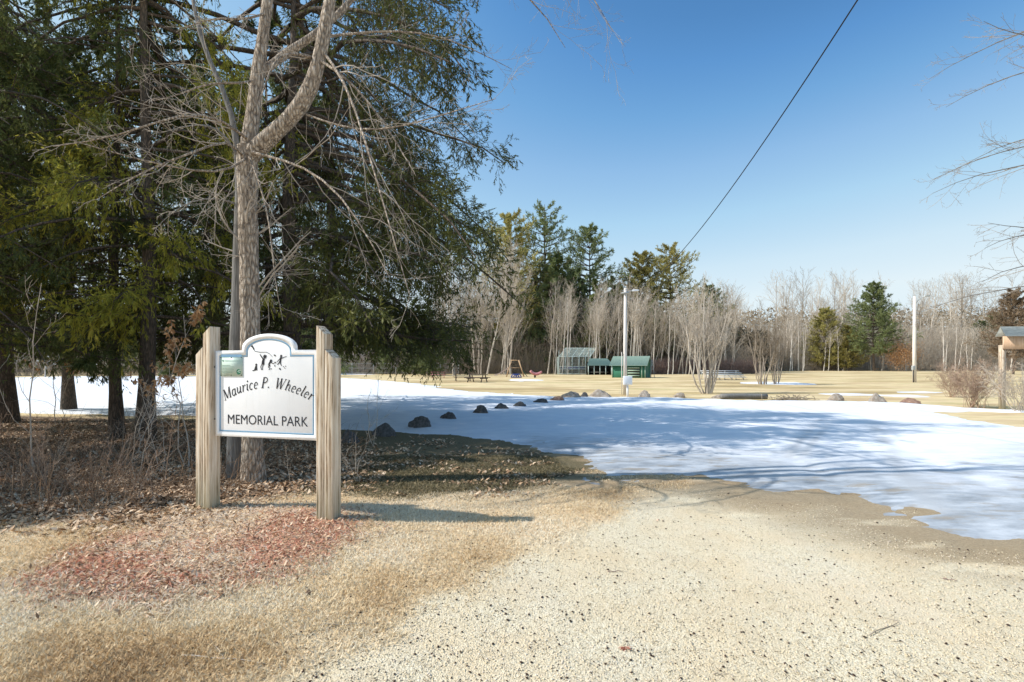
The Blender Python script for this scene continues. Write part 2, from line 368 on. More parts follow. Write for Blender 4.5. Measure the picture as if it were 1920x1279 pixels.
sn = t.ramp(n1, [(.3, (.74, .77, .82)), (.6, (.86, .87, .89))])
ice = t.ramp(n1, [(.30, (.17, .18, .19)), (.48, (.32, .35, .38)), (.66, (.56, .59, .62))])
ml = t.attr('melt').outputs['Fac']
mf = t.math('MULTIPLY', ml, t.ramp(n1, [(.25, (1, 1, 1)), (.75, (.78, .78, .78))]))
c = t.mix(mf, sn, ice)
c = t.mix(t.math('MULTIPLY', ml, t.ramp(t.noise(t.coord((.8, 2.4, 1)), 1.7, 6, .7), [(.53, (0, 0, 0)), (.62, (.75, .75, .75))])), c, (.30, .235, .155))
c = t.mix(t.math('MULTIPLY', t.attr('tread').outputs['Fac'], .75), c, (.46, .47, .48))
gt = t.noise(t.coord(), 22, 5, .8); c = t.mix(t.ramp(gt, [(.63, (0, 0, 0)), (.72, (.5, .5, .5))]), c, (.40, .37, .32))
c = t.mix(t.ramp(t.noise(t.coord((.7, 1.6, 1)), .5, 5, .65), [(.45, (0, 0, 0)), (.7, (.35, .35, .35))]), c, (.66, .68, .70))
ed = t.n('ShaderNodeMapRange', From_Min=.45, From_Max=-.05); t.l(t.attr('edge').outputs['Fac'], ed.inputs['Value'])
ef = t.math('MULTIPLY', ed.outputs['Result'], t.ramp(t.noise(t.coord(), 6, 5, .7), [(.3, (0, 0, 0)), (.65, (1, 1, 1))]))
c = t.mix(ef, c, (.36, .27, .17))
rg = t.n('ShaderNodeMapRange', From_Min=0., From_Max=1., To_Min=.75, To_Max=.42); t.l(ml, rg.inputs['Value'])
t.b.inputs['Specular IOR Level'].default_value = .22
t.done(c, rg.outputs['Result'], t.bump(t.math('ADD', n1, t.math('MULTIPLY', n2, .35)), .55, .035))
so = link(bpy.data.objects.new('snow', me)); me.materials.append(t.m); tag(so, kind='structure')
def snow_z(x, y):
    s = float(snow_sd(np.array([x]), np.array([y]))[0]); g = gz(x, y)
    return g+max(0, (-.03+.10*float(sstep(-.15, 1.4, s))))*(1-.55*float(sstep(13.5, 9, y))) if s > 0 else g
def pg(px, py):
    x, y = gxy(px, py); return (float(x), float(y), snow_z(x, y))

# ------------------------------------------------------------------ branching
def nrm(v): return v/(np.linalg.norm(v, axis=-1, keepdims=True)+1e-9)
def spawn(P, R, k, t0, t1, ang, lf, npts=5, wob=.15, grav=0., rr=.55, tip=.3, pbias=None, lenabs=None):
    m, n, _ = P.shape; idx = np.repeat(np.arange(m), k)
    tt = (np.tile(np.arange(k), m)+RNG.random(m*k))/k; tt = t0+(t1-t0)*tt
    fi = tt*(n-1); i0 = np.minimum(fi.astype(int), n-2); fr = (fi-i0)[:, None]
    A = P[idx, i0]; B = P[idx, i0+1]; base = A*(1-fr)+B*fr; T = nrm(B-A)
    rb = R[idx, i0]*(1-fr[:, 0])+R[idx, i0+1]*fr[:, 0]
    pl = np.linalg.norm(np.diff(P, axis=1), axis=2).sum(1)[idx]
    rnd = RNG.normal(size=(m*k, 3))
    if pbias is not None: rnd = rnd+np.array(pbias)
    perp = nrm(rnd-(rnd*T).sum(1, keepdims=True)*T)
    a = ang*(.75+.5*RNG.random(m*k))[:, None]
    D = nrm(np.cos(a)*T+np.sin(a)*perp)
    L = (lenabs if lenabs is not None else pl*lf)*(1-.55*(tt-t0)/(t1-t0+1e-6))*(.6+.7*RNG.random(m*k))
    C = np.empty((m*k, npts, 3)); C[:, 0] = base; st = (L/(npts-1))[:, None]
    bend = RNG.normal(size=(m*k, 3))*wob
    for j in range(1, npts):
        D = nrm(D+bend*.5+RNG.normal(size=(m*k, 3))*wob*.6+np.array([0, 0, grav])); C[:, j] = C[:, j-1]+D*st
    r0 = rb*rr; s = np.linspace(1, tip, npts)
    return C, r0[:, None]*s[None]
def polyline(pts, n):                            # resample a path smoothly
    P = np.array(pts, float); d = np.r_[0, np.cumsum(np.linalg.norm(np.diff(P[:, :3], axis=0), axis=1))]
    t = np.linspace(0, d[-1], n); out = np.stack([np.interp(t, d, P[:, i]) for i in range(P.shape[1])], 1)
    for _ in range(2): out[1:-1] = .25*out[:-2]+.5*out[1:-1]+.25*out[2:]
    return out

# hemlock: drooping limbs carrying flat sprays of short needled twigs
def hemlock(H, Lmax, r0, h0, nl, seed, dense=1., leaf=1., bare=.3, prof=.55, lean=(0, 0), azrange=None, droop=.45, zmin=1.8, gap=.525):
    global RNG
    RNG = np.random.default_rng(seed)
    n = 12; z = np.linspace(-.1, H, n)
    TP = np.stack([lean[0]*z/H+.05*np.sin(z*.7+seed), lean[1]*z/H+.05*np.cos(z*.6+seed), z], 1)
    TR = r0*(1-z/H*.93); TR[0] *= 1.35
    trunk = MB(); trunk.tubes(TP, TR, 12)
    h = h0+(H-.4-h0)*(np.arange(nl)+RNG.random(nl))/nl
    rel = (h-h0)/(H-h0)
    L = Lmax*np.where(rel < prof, .82+.18*rel/prof, np.clip(1-(rel-prof)/(1-prof), .06, 1)**.85)*(.62+.5*RNG.random(nl))
    if azrange is not None: L = L*np.interp(h, [1, 3.2, 5.5], [.70, .86, 1])
    az = RNG.random(nl)*2*PI if azrange is None else RNG.uniform(*azrange, nl)
    m = 9; s = np.linspace(0, 1, m)
    x = s[None]*L[:, None]
    up = .18*(RNG.random(nl)-.3); dr = droop*(.5+.8*RNG.random(nl))*np.where(rel > .8, .3, 1)
    zz = h[:, None]+L[:, None]*(up[:, None]*s-dr[:, None]*s**2.1)
    zf = (zmin+1.4*RNG.random(nl)**2-np.where(RNG.random(nl) < .08, .8, 0))[:, None]
    zz = np.where(zz < zf+.6, zf+.6*np.exp(np.minimum((zz-zf-.6)/.6, 0)), zz)
    wig = np.cumsum(RNG.normal(size=(nl, m))*.03, 1)*L[:, None]
    bx = np.interp(h, z, TP[:, 0]); by = np.interp(h, z, TP[:, 1])
    P = np.stack([bx[:, None]+x*np.cos(az)[:, None]-wig*np.sin(az)[:, None], by[:, None]+x*np.sin(az)[:, None]+wig*np.cos(az)[:, None], zz], -1)
    rb = np.clip(.012+.010*L, .012, .07)*(r0/.22)**.5
    R = rb[:, None]*np.linspace(1, .18, m)[None]
    trunk.tubes(P, R, 5)
    k = int(26*dense)
    P2, R2 = spawn(P, R, k, bare, .99, 1.0, .30, 5, .12, -.10, .5, .3, lenabs=np.repeat(np.clip(L*.34, .25, 1.5), k))
    zl = zmin-.45*RNG.random(len(P2))[:, None]; P2[:, :, 2] = np.where(P2[:, :, 2] < zl, zl+(P2[:, :, 2]-zl)*.25, P2[:, :, 2])
    bx_, by_, bz_ = P2[:, 0].T; kp = .6*fbm(bx_*1.15+bz_*.9+seed, by_*1.15-bz_*.8, 3, 2)+.4*np.repeat(RNG.random(nl), k) > gap
    P2 = P2[kp]; R2 = R2[kp]; lk = np.repeat(np.arange(nl), k)[kp]
    trunk.tubes(P2, np.maximum(R2*.6, .004), 3)
    k3 = 7
    P3, R3 = spawn(P2, R2, k3, .1, 1., .9, .5, 3, .1, -.16, .5, .3)
    crown = MB()
    nn = len(P3); kl = 12
    idx = np.repeat(np.arange(nn), kl); tt = (np.tile(np.arange(kl), nn)+RNG.random(nn*kl))/kl*2
    i0 = np.minimum(tt.astype(int), 1); fr = (tt-i0)[:, None]
    B = P3[idx, i0]*(1-fr)+P3[idx, i0+1]*fr; T = nrm(P3[idx, 2]-P3[idx, 0])
    rnd = RNG.normal(size=B.shape)*np.array([1, 1, .45]); D = nrm(T*1.1+nrm(rnd)*.7+np.array([0, 0, -.3]))
    N = nrm(RNG.normal(size=B.shape)*.6+np.array([0, 0, 1.]))
    cl = np.repeat(RNG.random(nl)[lk], k3)[idx]*.35+np.repeat(RNG.random(len(P2)), k3)[idx]*.35+RNG.random(len(B))*.3
    crown.leaves(B, D, N, (.06+.06*RNG.random(len(B)))*leaf, .0165*leaf*(1+.5*RNG.random(len(B))), cl)
    return trunk.mesh('trunk', True), crown.mesh('crown')

def place_tree(name, tm, cm, tmat, cmat, loc, label, cat, group=None, rot=0, scale=1):
    e = thing(name, loc, label, cat, group, rot, scale)
    mesh_obj('trunk', tm, tmat, e); mesh_obj('crown', cm, cmat, e)
    return e

# ------------------------------------------------------------------ the hemlocks on the left
HEM = [hemlock(13.6, 6.3, .25, 1.6, 120, 101, 1.5, 1.1, .42, .74, zmin=1.9, gap=.42, azrange=(-.95, PI+.75)),
       hemlock(14.0, 3.9, .20, 2.2, 100, 102, 1.0, 1.1, .28, .5),
       hemlock(12.0, 3.3, .15, 2.0, 95, 103, 1.0, 1.1, .25, .45),
       hemlock(16.5, 4.6, .24, 2.2, 105, 104, 1.1, 1.2, .28, .5)]
G_H = 'hemlocks in the grove on the left'
def hem(k, px, d, rot, sc, label, mat='hem', X=None):
    x = (px-CX)/F*d if X is None else X
    return place_tree('hemlock_tree', HEM[k][0], HEM[k][1], M['barkd'], M[mat], (x, d, gz(x, d)-.03), label, 'tree', G_H, rot, sc)
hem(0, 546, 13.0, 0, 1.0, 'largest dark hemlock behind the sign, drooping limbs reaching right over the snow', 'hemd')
hem(2, 217, 11.2, .6, (.85, .85, 1.05), 'slim hemlock, left one of the two close trunks in the brown leaves')
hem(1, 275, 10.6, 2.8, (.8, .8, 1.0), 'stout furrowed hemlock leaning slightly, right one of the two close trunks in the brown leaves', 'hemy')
hem(3, 10, 14.2, 1.2, 1.0, 'thick dark hemlock trunk and crown at the left edge of the picture')
hem(2, 500, 15.5, 4.0, (.7, .7, 1.1), 'thin leaning hemlock just behind and left of the large dark hemlock')
hem(1, 130, 18.0, 5.1, .95, 'dense hemlock standing behind the two close trunks')
hem(3, 400, 19.5, .3, (.75, .75, .9), 'bushy hemlock in the second row, seen above the left signpost')
hem(3, 620, 22.0, 1.9, .95, 'hemlock farthest back in the grove, seen right of the large dark trunk')
hem(1, 0, 7.9, 2.0, .66, 'small hemlock at the near left edge of the grove, only its tips in view', 'hemy', X=-10.6)
hem(3, 0, 8.9, 5.6, .66, 'hemlock just left of the frame beside the stout furrowed one', X=-9.9)
hem(3, 0, 12.4, 2.3, 1.08, 'hemlock added beyond the left edge to thicken the tree shadow on the snow', X=-15.0)  # extra tree put in so the shadow across the snow is denser
hem(2, 0, 5.4, 1.0, .46, 'small hemlock nearest the camera beyond the left edge', X=-9.6)

# ------------------------------------------------------------------ bare maple and grey tree behind the sign
def limb_world(pts, d0=7.0):
    out = []
    for p in pts:
        d = d0+(p[2] if len(p) > 3 else 0); r = p[-1]; w = pw(p[0], p[1], d); out.append([*w, r])
    return out
def many_twigs(mb, P, R, k1=14, lf=.38, seed=1, thin=.0013, t0=.15, ang=.8, g=-.02, k2=6, k3=4, wob=.18):
    P2, R2 = spawn(P, R, k1, t0, 1, ang, lf, 7, wob, g+.03, .5, .3)
    mb.tubes(P2, np.maximum(R2, thin*1.6), 4)
    P3, R3 = spawn(P2, R2, k2, .15, 1, .75, .5, 5, wob, g, .55, .35)
    mb.tubes(P3, np.maximum(R3, thin*1.2), 3)
    P4, R4 = spawn(P3, R3, k3, .15, 1, .7, .5, 4, wob, g, .6, .4)
    mb.tubes(P4, np.maximum(R4, thin), 3)
def special_tree(name, loc, trunks, limbs, tmat, cmat, label, cat, seed, twk):
    global RNG
    RNG = np.random.default_rng(seed)
    e = thing(name, loc, label, cat); o = np.array(loc)
    tb = MB(); cb = MB()
    for T in trunks:
        A = polyline(limb_world(T), 22); P = A[:, :3]-o; tb.tubes(P, A[:, 3]*(1+.05*np.sin(np.arange(22)*1.7)), 14)
        if twk and len(T) > 3:
            n0 = 9
            many_twigs(cb, P[None, n0:], np.maximum(A[None, n0:, 3], .02)*.28, **twk)
    LP, LR = [], []
    for Lm in limbs:
        A = polyline(limb_world(Lm), 9); LP.append(A[:, :3]-o); LR.append(A[:, 3])
    LP = np.array(LP); LR = np.array(LR); tb2 = tb; tb2.tubes(LP, LR, 6)
    LR = LR*.85; many_twigs(cb, LP, LR, 9, .42, 1, .0013, .1, .6, -.03, 5, 3)
    tb.build('trunk', tmat, e, True); cb.build('crown', cmat, e)
    return e
base = pg(474, 908)
B0 = [(476, 912, 0, .17), (474, 880, 0, .145), (471, 720, 0, .13), (468, 520, 0, .125), (464, 380, 0, .125), (464, 300, 0, .135)]
special_tree('bare_maple', base,
  [B0+[(463, 275, 0, .13)],
   [(463, 300, 0, .11), (472, 235, .05, .10), (483, 140, .1, .085), (494, 60, .1, .075), (503, 0, .15, .07), (512, -120, .2, .06), (500, -300, .3, .035), (505, -420, .4, .01)],
   [(464, 298, 0, .12), (490, 268, -.05, .115), (530, 238, -.1, .11), (565, 205, -.1, .105), (588, 160, -.1, .10), (602, 100, -.1, .09), (613, 30, -.1, .08), (630, -60, 0, .07), (660, -220, .1, .045), (700, -380, .1, .012)],
   [(478, 150, .1, .05), (520, 112, .3, .06), (560, 85, .4, .06), (600, 60, .5, .05), (660, 0, .8, .04), (740, -90, 1, .012)]],
  [[(466, 262, 0, .022), (440, 245, -.4, .019), (410, 212, -.8, .016), (360, 200, -1.1, .013), (300, 225, -1.3, .010), (220, 260, -1.5, .007), (100, 275, -1.6, .004)],
   [(462, 300, 0, .020), (430, 250, -.5, .017), (380, 285, -.9, .014), (310, 300, -1.2, .011), (240, 335, -1.4, .007), (180, 375, -1.5, .003)],
   [(470, 290, 0, .018), (420, 330, -.6, .015), (340, 318, -1., .012), (260, 300, -1.3, .008), (130, 262, -1.6, .004)],
   [(470, 285, -.1, .022), (520, 298, -.4, .019), (570, 310, -.7, .016), (630, 350, -1., .013), (680, 420, -1.2, .009), (730, 520, -1.3, .004)],
   [(466, 290, -.1, .014), (490, 350, -.4, .012), (510, 430, -.6, .010), (512, 520, -.7, .007), (530, 600, -.8, .003)],
   [(590, 108, -.1, .022), (640, 135, -.3, .018), (700, 200, -.5, .014), (740, 260, -.6, .010), (780, 330, -.7, .004)],
   [(604, 70, 0, .020), (680, 60, .2, .016), (760, 55, .3, .012), (840, 68, .4, .009), (960, 130, .5, .003)],
   [(594, 112, 0, .024), (560, 98, -.4, .02), (520, 100, -.6, .016), (500, 150, -.8, .012), (490, 180, -.9, .006)],
   [(600, 90, 0, .022), (650, 150, -.6, .018), (690, 280, -1., .014), (730, 420, -1.3, .009), (770, 560, -1.5, .004)],
   [(482, 150, .1, .018), (440, 160, -.3, .015), (390, 150, -.5, .012), (330, 185, -.7, .007), (280, 190, -.8, .003)],
   [(498, 25, .1, .018), (450, 40, -.3, .014), (400, 30, -.5, .010), (330, 60, -.7, .004)],
   [(620, -30, 0, .03), (760, -90, .2, .024), (900, -70, .4, .016), (1010, -10, .6, .010), (1060, 90, .7, .003)],
   [(640, -80, 0, .03), (800, -160, .3, .024), (980, -150, .5, .017), (1090, -60, .7, .010), (1150, 60, .8, .003)],
   [(575, 215, -.1, .016), (640, 240, -.5, .013), (720, 250, -.8, .010), (830, 215, -1., .007), (930, 185, -1.1, .003)]],
  M['barkm'], M['twigm'], 'bare maple with scaly pale bark and a forked trunk close behind the sign', 'tree', 301,
  dict(k1=13, lf=.42, ang=.75, g=.02, k2=6, k3=4))
base = pg(441, 902)
special_tree('bare_tree', base,
  [[(441, 906, .15, .125), (442, 880, .15, .11), (443, 700, .15, .10), (447, 520, .15, .085), (449, 400, .15, .06), (448, 300, .15, .042), (440, 205, .15, .036), (402, 130, .1, .032), (372, 90, .1, .028), (368, 40, .1, .026), (352, -60, .1, .02), (340, -200, .1, .01)]],
  [[(448, 300, .15, .02), (430, 260, 0, .016), (400, 230, -.1, .012), (350, 235, -.2, .007), (300, 250, -.3, .003)],
   [(449, 385, .15, .016), (420, 370, 0, .012), (370, 372, -.1, .009), (330, 390, -.2, .006), (290, 430, -.3, .002)]],
  M['barkg'], M['twig'], 'smooth grey trunk standing against the left side of the forked maple', 'tree', 302,
  dict(k1=8, lf=.3, ang=.75, g=.02, k2=5, k3=4))

# bare tree beyond the right edge, its branches hanging into the picture
RNG = np.random.default_rng(44)
e = thing('bare_tree', (14.6, 12.6, gz(14.6, 12.6)), 'bare tree at the right edge with long thin branches drooping into the sky', 'tree')
tp = polyline([[0, 0, -.1, .17], [.1, 0, 3, .14], [-.1, .1, 6, .11], [.1, 0, 9, .07], [0, 0, 11.5, .02]], 12)
tb = MB(); tb.tubes(tp[:, :3], tp[:, 3], 10); cb = MB()
LP, LR = [], []
for i in range(24):
    z = 3.2+i*.31; L = RNG.uniform(2.6, 4.3); a = RNG.uniform(-.9, .9)+(PI if i % 4 else 0)
    s = np.linspace(0, 1, 8)[:, None]; dz = (.9*s-1.25*s**2)*(.35 if i % 3 else -.1)*L*.8+RNG.normal(0, .02, (8, 1)).cumsum(0)
    LP.append(np.array([[0, 0, z]])+np.concatenate([np.cos(a)*L*s, np.sin(a)*L*s+RNG.normal(0, .05, (8, 1)).cumsum(0), dz], 1)); LR.append(np.linspace(.026, .005, 8))
LP = np.array(LP); LR = np.array(LR); tb.tubes(LP, LR, 5)
many_twigs(cb, LP, LR, 7, .34, 1, .0022, .3, .5, -.03, 4, 2, .12)
tb.build('trunk', M['barkg'], e, True); cb.build('crown', M['twigd'], e)

# ------------------------------------------------------------------ saplings and brush among the fallen leaves
def sapling_mesh(H, seed, stems=1, lean=.15, rad=.009, k=(7, 4, 3), thin=.0016, spread=.1):
    global RNG
    RNG = np.random.default_rng(seed); P = []; R = []
    for s in range(stems):
        a = RNG.uniform(0, 2*PI); L = H*RNG.uniform(.7, 1); b = RNG.normal(0, spread/3, 2)
        t_ = np.linspace(0, 1, 8)[:, None]; w = RNG.normal(0, .02*H, (8, 2)).cumsum(0); w[0] = 0
        ln = lean*RNG.uniform(.3, 1.4)*L
        P.append(np.concatenate([b[0]+np.cos(a)*ln*t_**1.2+w[:, :1], b[1]+np.sin(a)*ln*t_**1.2+w[:, 1:], -.03+L*t_], 1)); R.append(rad*RNG.uniform(.7, 1.1)*np.linspace(1, .25, 8))
    P = np.array(P); R = np.array(R); a_ = MB(); c_ = MB(); a_.tubes(P, R, 5)
    P2, R2 = spawn(P, R, k[0], .2, .95, .7, .32, 5, .2, .05, .6, .3); c_.tubes(P2, np.maximum(R2, thin), 3)
    P3, R3 = spawn(P2, R2, k[1], .2, 1, .7, .5, 4, .2, .03, .6, .3); c_.tubes(P3, np.maximum(R3, thin), 3)
    return a_.mesh('stem', True), c_.mesh('twigs'), P3
SAP = [sapling_mesh(2.6, 1, 1, .12, .014), sapling_mesh(1.5, 2, 1, .3, .008), sapling_mesh(1.1, 3, 3, .35, .006), sapling_mesh(.8, 4, 4, .5, .005), sapling_mesh(1.9, 5, 2, .25, .010)]
def sapling(k, px, py, rot, sc, label, mat='twig', group='saplings and brush in the fallen leaves'):
    e = thing('sapling', pg(px, py), label, 'sapling', group, rot, sc)
    mesh_obj('stem', SAP[k][0], M[mat], e); mesh_obj('twigs', SAP[k][1], M[mat], e); return e
sapling(0, 60, 905, 2.6, 1.05, 'tall pale sapling near the left edge, leaning left')
sapling(4, 258, 905, 1.2, .8, 'two-stemmed sapling below the stout furrowed trunk')
sapling(4, 300, 890, 4.2, .75, 'thin sapling half way between the stout furrowed trunk and the left signpost')
sapling(1, 600, 905, 1, .75, 'pale twiggy sapling seen beneath the sign panel, at its right end')
sapling(1, 545, 915, 3, .5, 'short twiggy sapling seen beneath the middle of the sign panel')
sapling(4, 700, 838, .2, .85, 'arching twiggy sapling between the right signpost and the dark boulders')
sapling(2, 672, 905, 2, .8, 'low brush clump just right of the right signpost')
rs = random.Random(3)
for i in range(30):
    px = rs.uniform(-150, 360); py = rs.uniform(835, 950)
    sapling(rs.choice([1, 2, 3, 3, 2]), px, py, rs.uniform(0, 6.28), rs.uniform(.6, 1.1), 'low bare brush stem standing in the brown leaves left of the sign', rs.choice(['twigb', 'twigd', 'twigb']))
# young beech still holding orange leaves
def beech(px, py, H, seed, label, nleaf, sc=1):
    a_, c_, P3 = sapling_mesh(H, seed, 2, .15, .011, (9, 4, 3))
    e = thing('young_beech', pg(px, py), label, 'sapling')
    mesh_obj('stem', a_, M['twig'], e); mesh_obj('twigs', c_, M['twig'], e)
    top = P3[P3[:, 0, 2] > H*.45]; ii = RNG.integers(0, len(top), nleaf); B = top[ii, RNG.integers(1, 4, nleaf)]
    mb = MB(); mb.leaves(B, RNG.normal(size=(nleaf, 3))*.5+np.array([0, 0, -.7]), RNG.normal(size=(nleaf, 3)), .07+.04*RNG.random(nleaf), .035)
    mb.build('leaves', M['deadleaf'], e)
beech(352, 880, 2.7, 21, 'young beech left of the left signpost, still holding curled orange leaves', 420)
beech(262, 850, 1.9, 22, 'small beech in front of the stout furrowed trunk with a few orange leaves', 150)
beech(110, 800, 2.9, 23, 'young beech with pale orange leaves under the left hemlock', 240)

# ------------------------------------------------------------------ boulders
def rock_mesh(seed, flat=.6, rough=.22):
    bm = bmesh.new(); bmesh.ops.create_icosphere(bm, subdivisions=4, radius=1)
    o = Vector((seed*7.1, seed*3.3, 0))
    for v in bm.verts:
        n = mnoise.noise(v.co*.9+o)*rough*1.9+mnoise.noise(v.co*2.3+o)*rough*1.0+mnoise.noise(v.co*6+o)*rough*.32
        v.co *= 1+n
        v.co.z *= flat
        for ax in (Vector((.8, .3, .5)), Vector((-.5, .7, .5)), Vector((-.2, -.8, .55))):   # broken faces
            q = v.co.dot(ax.normalized())-(.52+.06*(seed % 4))
            if q > 0: v.co -= ax.normalized()*q*.62
    me = bpy.data.meshes.new('boulder'); bm.to_mesh(me); bm.free()
    me.polygons.foreach_set('use_smooth', np.ones(len(me.polygons), bool)); return me
ROCK = [rock_mesh(i) for i in range(5)]
def rock(px, py, wpx, hpx, k, mat, label, group=None, name='boulder', depth=.8):
    x, y, z = pg(px, py); w = wpx/F*y/2; h = hpx/F*y
    o = bpy.data.objects.new(name, ROCK[k].copy()); o.data.materials.append(M[mat]); link(o)
    o.location = (x, y+w*depth*.4, z-.0); o.scale = (w, w*depth, h/.62); o.rotation_euler = (0, 0, 0); o['label'] = label; o['category'] = 'rock'
    if group: o['group'] = group
GB = 'boulders edging the car park'
dk = 'rock'
for i, (px, py, w, h, lb) in enumerate([(655, 832, 44, 22, 'dark boulder at the near end of the curving row, half hidden by the right signpost'),
  (721, 818, 47, 19, 'dark brown boulder, second of the curving row, at the edge of the snow'),
  (788, 805, 44, 21, 'broad dark boulder, third from the signpost, standing fully in shaded snow'),
  (841, 790, 29, 13, 'small rounded boulder, fourth from the signpost'),
  (901, 780, 31, 17, 'pointed dome-shaped boulder, fifth from the signpost'),
  (942, 771, 32, 10, 'low flat-topped boulder, sixth from the signpost'),
  (976, 766, 26, 8, 'low reddish-grey boulder, seventh from the signpost'),
  (1015, 759, 28, 9, 'grey boulder at the far end of the curving row, just short of the tan slabs')]):
    rock(px, py, w, h, i % 5, dk, lb, GB)
for i, (px, py, w, h, m, lb) in enumerate([(1046, 755, 27, 9, 'rockr', 'reddish square-edged rock beside the last grey boulder of the row'),
  (1072, 748, 34, 11, 'rockt', 'flat tan slab between the reddish rock and the utility pole'),
  (1096, 747, 15, 9, 'rock', 'small dark rock right of the flat tan slab'),
  (1128, 747, 45, 13, 'rockt', 'long pale grey rock left of the utility pole base'),
  (1210, 747, 23, 11, 'rockt', 'pale rounded rock right of the utility pole'),
  (1275, 746, 21, 10, 'rockt', 'squarish grey rock left of the many-stemmed grey tree'),
  (1350, 747, 26, 7, 'rockt', 'mossy low rock at the foot of the many-stemmed grey tree'),
  (1569, 752, 30, 14, 'rockt', 'pale rounded boulder left of centre in the right half of the snow edge'),
  (1648, 755, 32, 14, 'rockt', 'grey speckled boulder by the small blue puddle of ice'),
  (1711, 758, 38, 9, 'rockr', 'low reddish rock, last on the right along the snow edge')]):
    rock(px, py, w, h, (i+2) % 5, m, lb, 'rocks along the far edge of the snow')
rock(594, 980, 26, 7, 1, 'rockt', 'small flat cream stone at the foot of the right signpost', None, 'stone', .6)
a = MB(); P = polyline([[0, 0, .1, .13], [1, .05, .11, .14], [2.2, 0, .1, .12]], 8); a.tubes(P[:, :3]-np.array([1.1, 0, 0]), P[:, 3], 10, True)
o = a.build('fallen_log', M['barkg'], None, True); x, y, z = pg(1395, 748); o.location = (x, y, z+.02); tag(o, 'weathered grey log lying along the far snow edge', 'log')
# heap of dark twigs on the snow edge
a = MB(); RNG = np.random.default_rng(8); n = 90
b = RNG.normal(0, 1, (n, 3))*np.array([.45, .15, 0]); dr = RNG.normal(0, 1, (n, 3))*np.array([.3, .2, .1])+np.array([0, 0, .06])
P = np.stack([b, b+dr*.5+np.array([0, 0, .05]), b+dr], 1); P[..., 2] = np.abs(P[..., 2]); a.tubes(P, np.full((n, 3), .012), 4)
o = a.build('brush_pile', M['twigd']); o.location = pg(1486, 750); tag(o, 'low pile of dark twigs on the far snow edge', 'brush pile')

# ------------------------------------------------------------------ the park sign
def wood(name, stops, ns=1.4):
    t = NT(name); v = t.coord((34, 34, 1.6)); f = t.noise(v, ns, 8, .7); kn = t.noise(t.coord((6, 6, 2.2)), 1.6, 3)
    w = t.n('ShaderNodeTexWave', Scale=1.0, Distortion=6., Detail=3., Detail_Scale=1.2); w.bands_direction = 'X'; t.l(t.coord((8, 8, .45)), w.inputs['Vector'])
    h = t.math('ADD', t.math('MULTIPLY', f, .88), t.math('MULTIPLY', w.outputs['Fac'], .12))
    c = t.mix(t.math('MULTIPLY', kn, .35), t.ramp(h, stops), (.40, .30, .20))
    s = t.n('ShaderNodeSeparateXYZ'); t.l(t.coord(), s.inputs[0])
    gr = t.n('ShaderNodeMapRange', From_Min=.55, From_Max=0., To_Max=.45); t.l(s.outputs['Z'], gr.inputs['Value'])
    c = t.mix(gr.outputs['Result'], c, (.26, .29, .17))
    return t.done(c, .85, t.bump(h, .7, .006))
M['timber'] = wood('weathered_timber', [(.34, (.07, .045, .03)), (.41, (.36, .25, .16)), (.50, (.68, .55, .40)), (.64, (.88, .79, .65))])
t = NT('sign_paint'); f = t.noise(t.coord(), 4, 5, .7); st_ = t.noise(t.coord((14, 14, 1.2)), 2, 6, .7); M['signw'] = t.done(t.mix(t.ramp(st_, [(.56, (0, 0, 0)), (.75, (.35, .35, .35))]), t.ramp(f, [(.3, (.91, .915, .92)), (.7, (.96, .96, .96))]), (.70, .70, .66)), t.math('ADD', .4, t.math('MULTIPLY', f, .3)), t.bump(t.noise(t.coord(), 120, 3), .08, .002))
t = NT('sign_blue_line'); M['signb'] = t.done((.22, .40, .58), .5)
t = NT('sign_black'); M['signk'] = t.done(t.mix(t.noise(t.coord(), 60, 3), (.012, .012, .014), (.05, .05, .06)), .5)
t = NT('plaque_green'); M['plq'] = t.done(t.mix(t.noise(t.coord(), 9, 4), (.50, .66, .56), (.66, .76, .68)), .4)
t = NT('plaque_line'); M['plql'] = t.done((.22, .36, .30), .5)
t = NT('plaque_emblem'); M['plqe'] = t.done((.03, .16, .09), .5)
t = NT('galvanised_bolt'); t.b.inputs['Metallic'].default_value = .6; M['bolt'] = t.done(t.mix(t.noise(t.coord(), 30, 3), (.08, .08, .08), (.16, .15, .15)), .5)
SA = -.285
L0 = np.array([-3.20, 5.56]); W_ = 1.30
sign = thing('park_sign', (L0[0], L0[1], 0), 'white park sign with arched top and blue outline held between two stepped wooden posts', 'sign', None, SA)
cs, sn_ = math.cos(SA), math.sin(SA)
def su(px):                                      # sign-local x of a photograph column
    k = (px-CX)/F; return (k*L0[1]-L0[0])/(cs-k*sn_)
def sv(px, py):
    u = su(px); d = L0[1]+u*sn_; return EYE+(HY-py)/F*d
zb, zs, zt = sv(500, 821), sv(500, 657), sv(506, 626)
def arch(inset):
    i = inset; pts = [(i, zb+i), (W_-i, zb+i), (W_-i, zs-i)]
    cx_ = su(506); hw = .335-i; n = 20; st = .03
    pts.append((cx_+hw+.0, zs-i))
    for k in range(n+1):
        a_ = PI*k/n; pts.append((cx_+hw*math.cos(a_), zs+st-i*.6+(zt-zs-st-i*.4)*math.sin(a_)))
    pts.append((cx_-hw, zs-i)); pts.append((i, zs-i)); return pts
mb = MB(); mb.prism(arch(0), -.018, .018); pan = mb.build('panel', M['signw'], sign, bevel=.006)
def ring(outl, inl, y0, y1, mb):
    n = len(outl)
    V = [[p[0], y, p[1]] for y in (y0, y1) for q in (outl, inl) for p in q]
    a_ = np.arange(n); b_ = np.roll(a_, -1)
    mb.add(V, [np.stack([a_, b_, b_+n, a_+n], 1), np.stack([a_+n, b_+n, b_+3*n, a_+3*n], 1), np.stack([b_, a_, a_+2*n, b_+2*n], 1)])
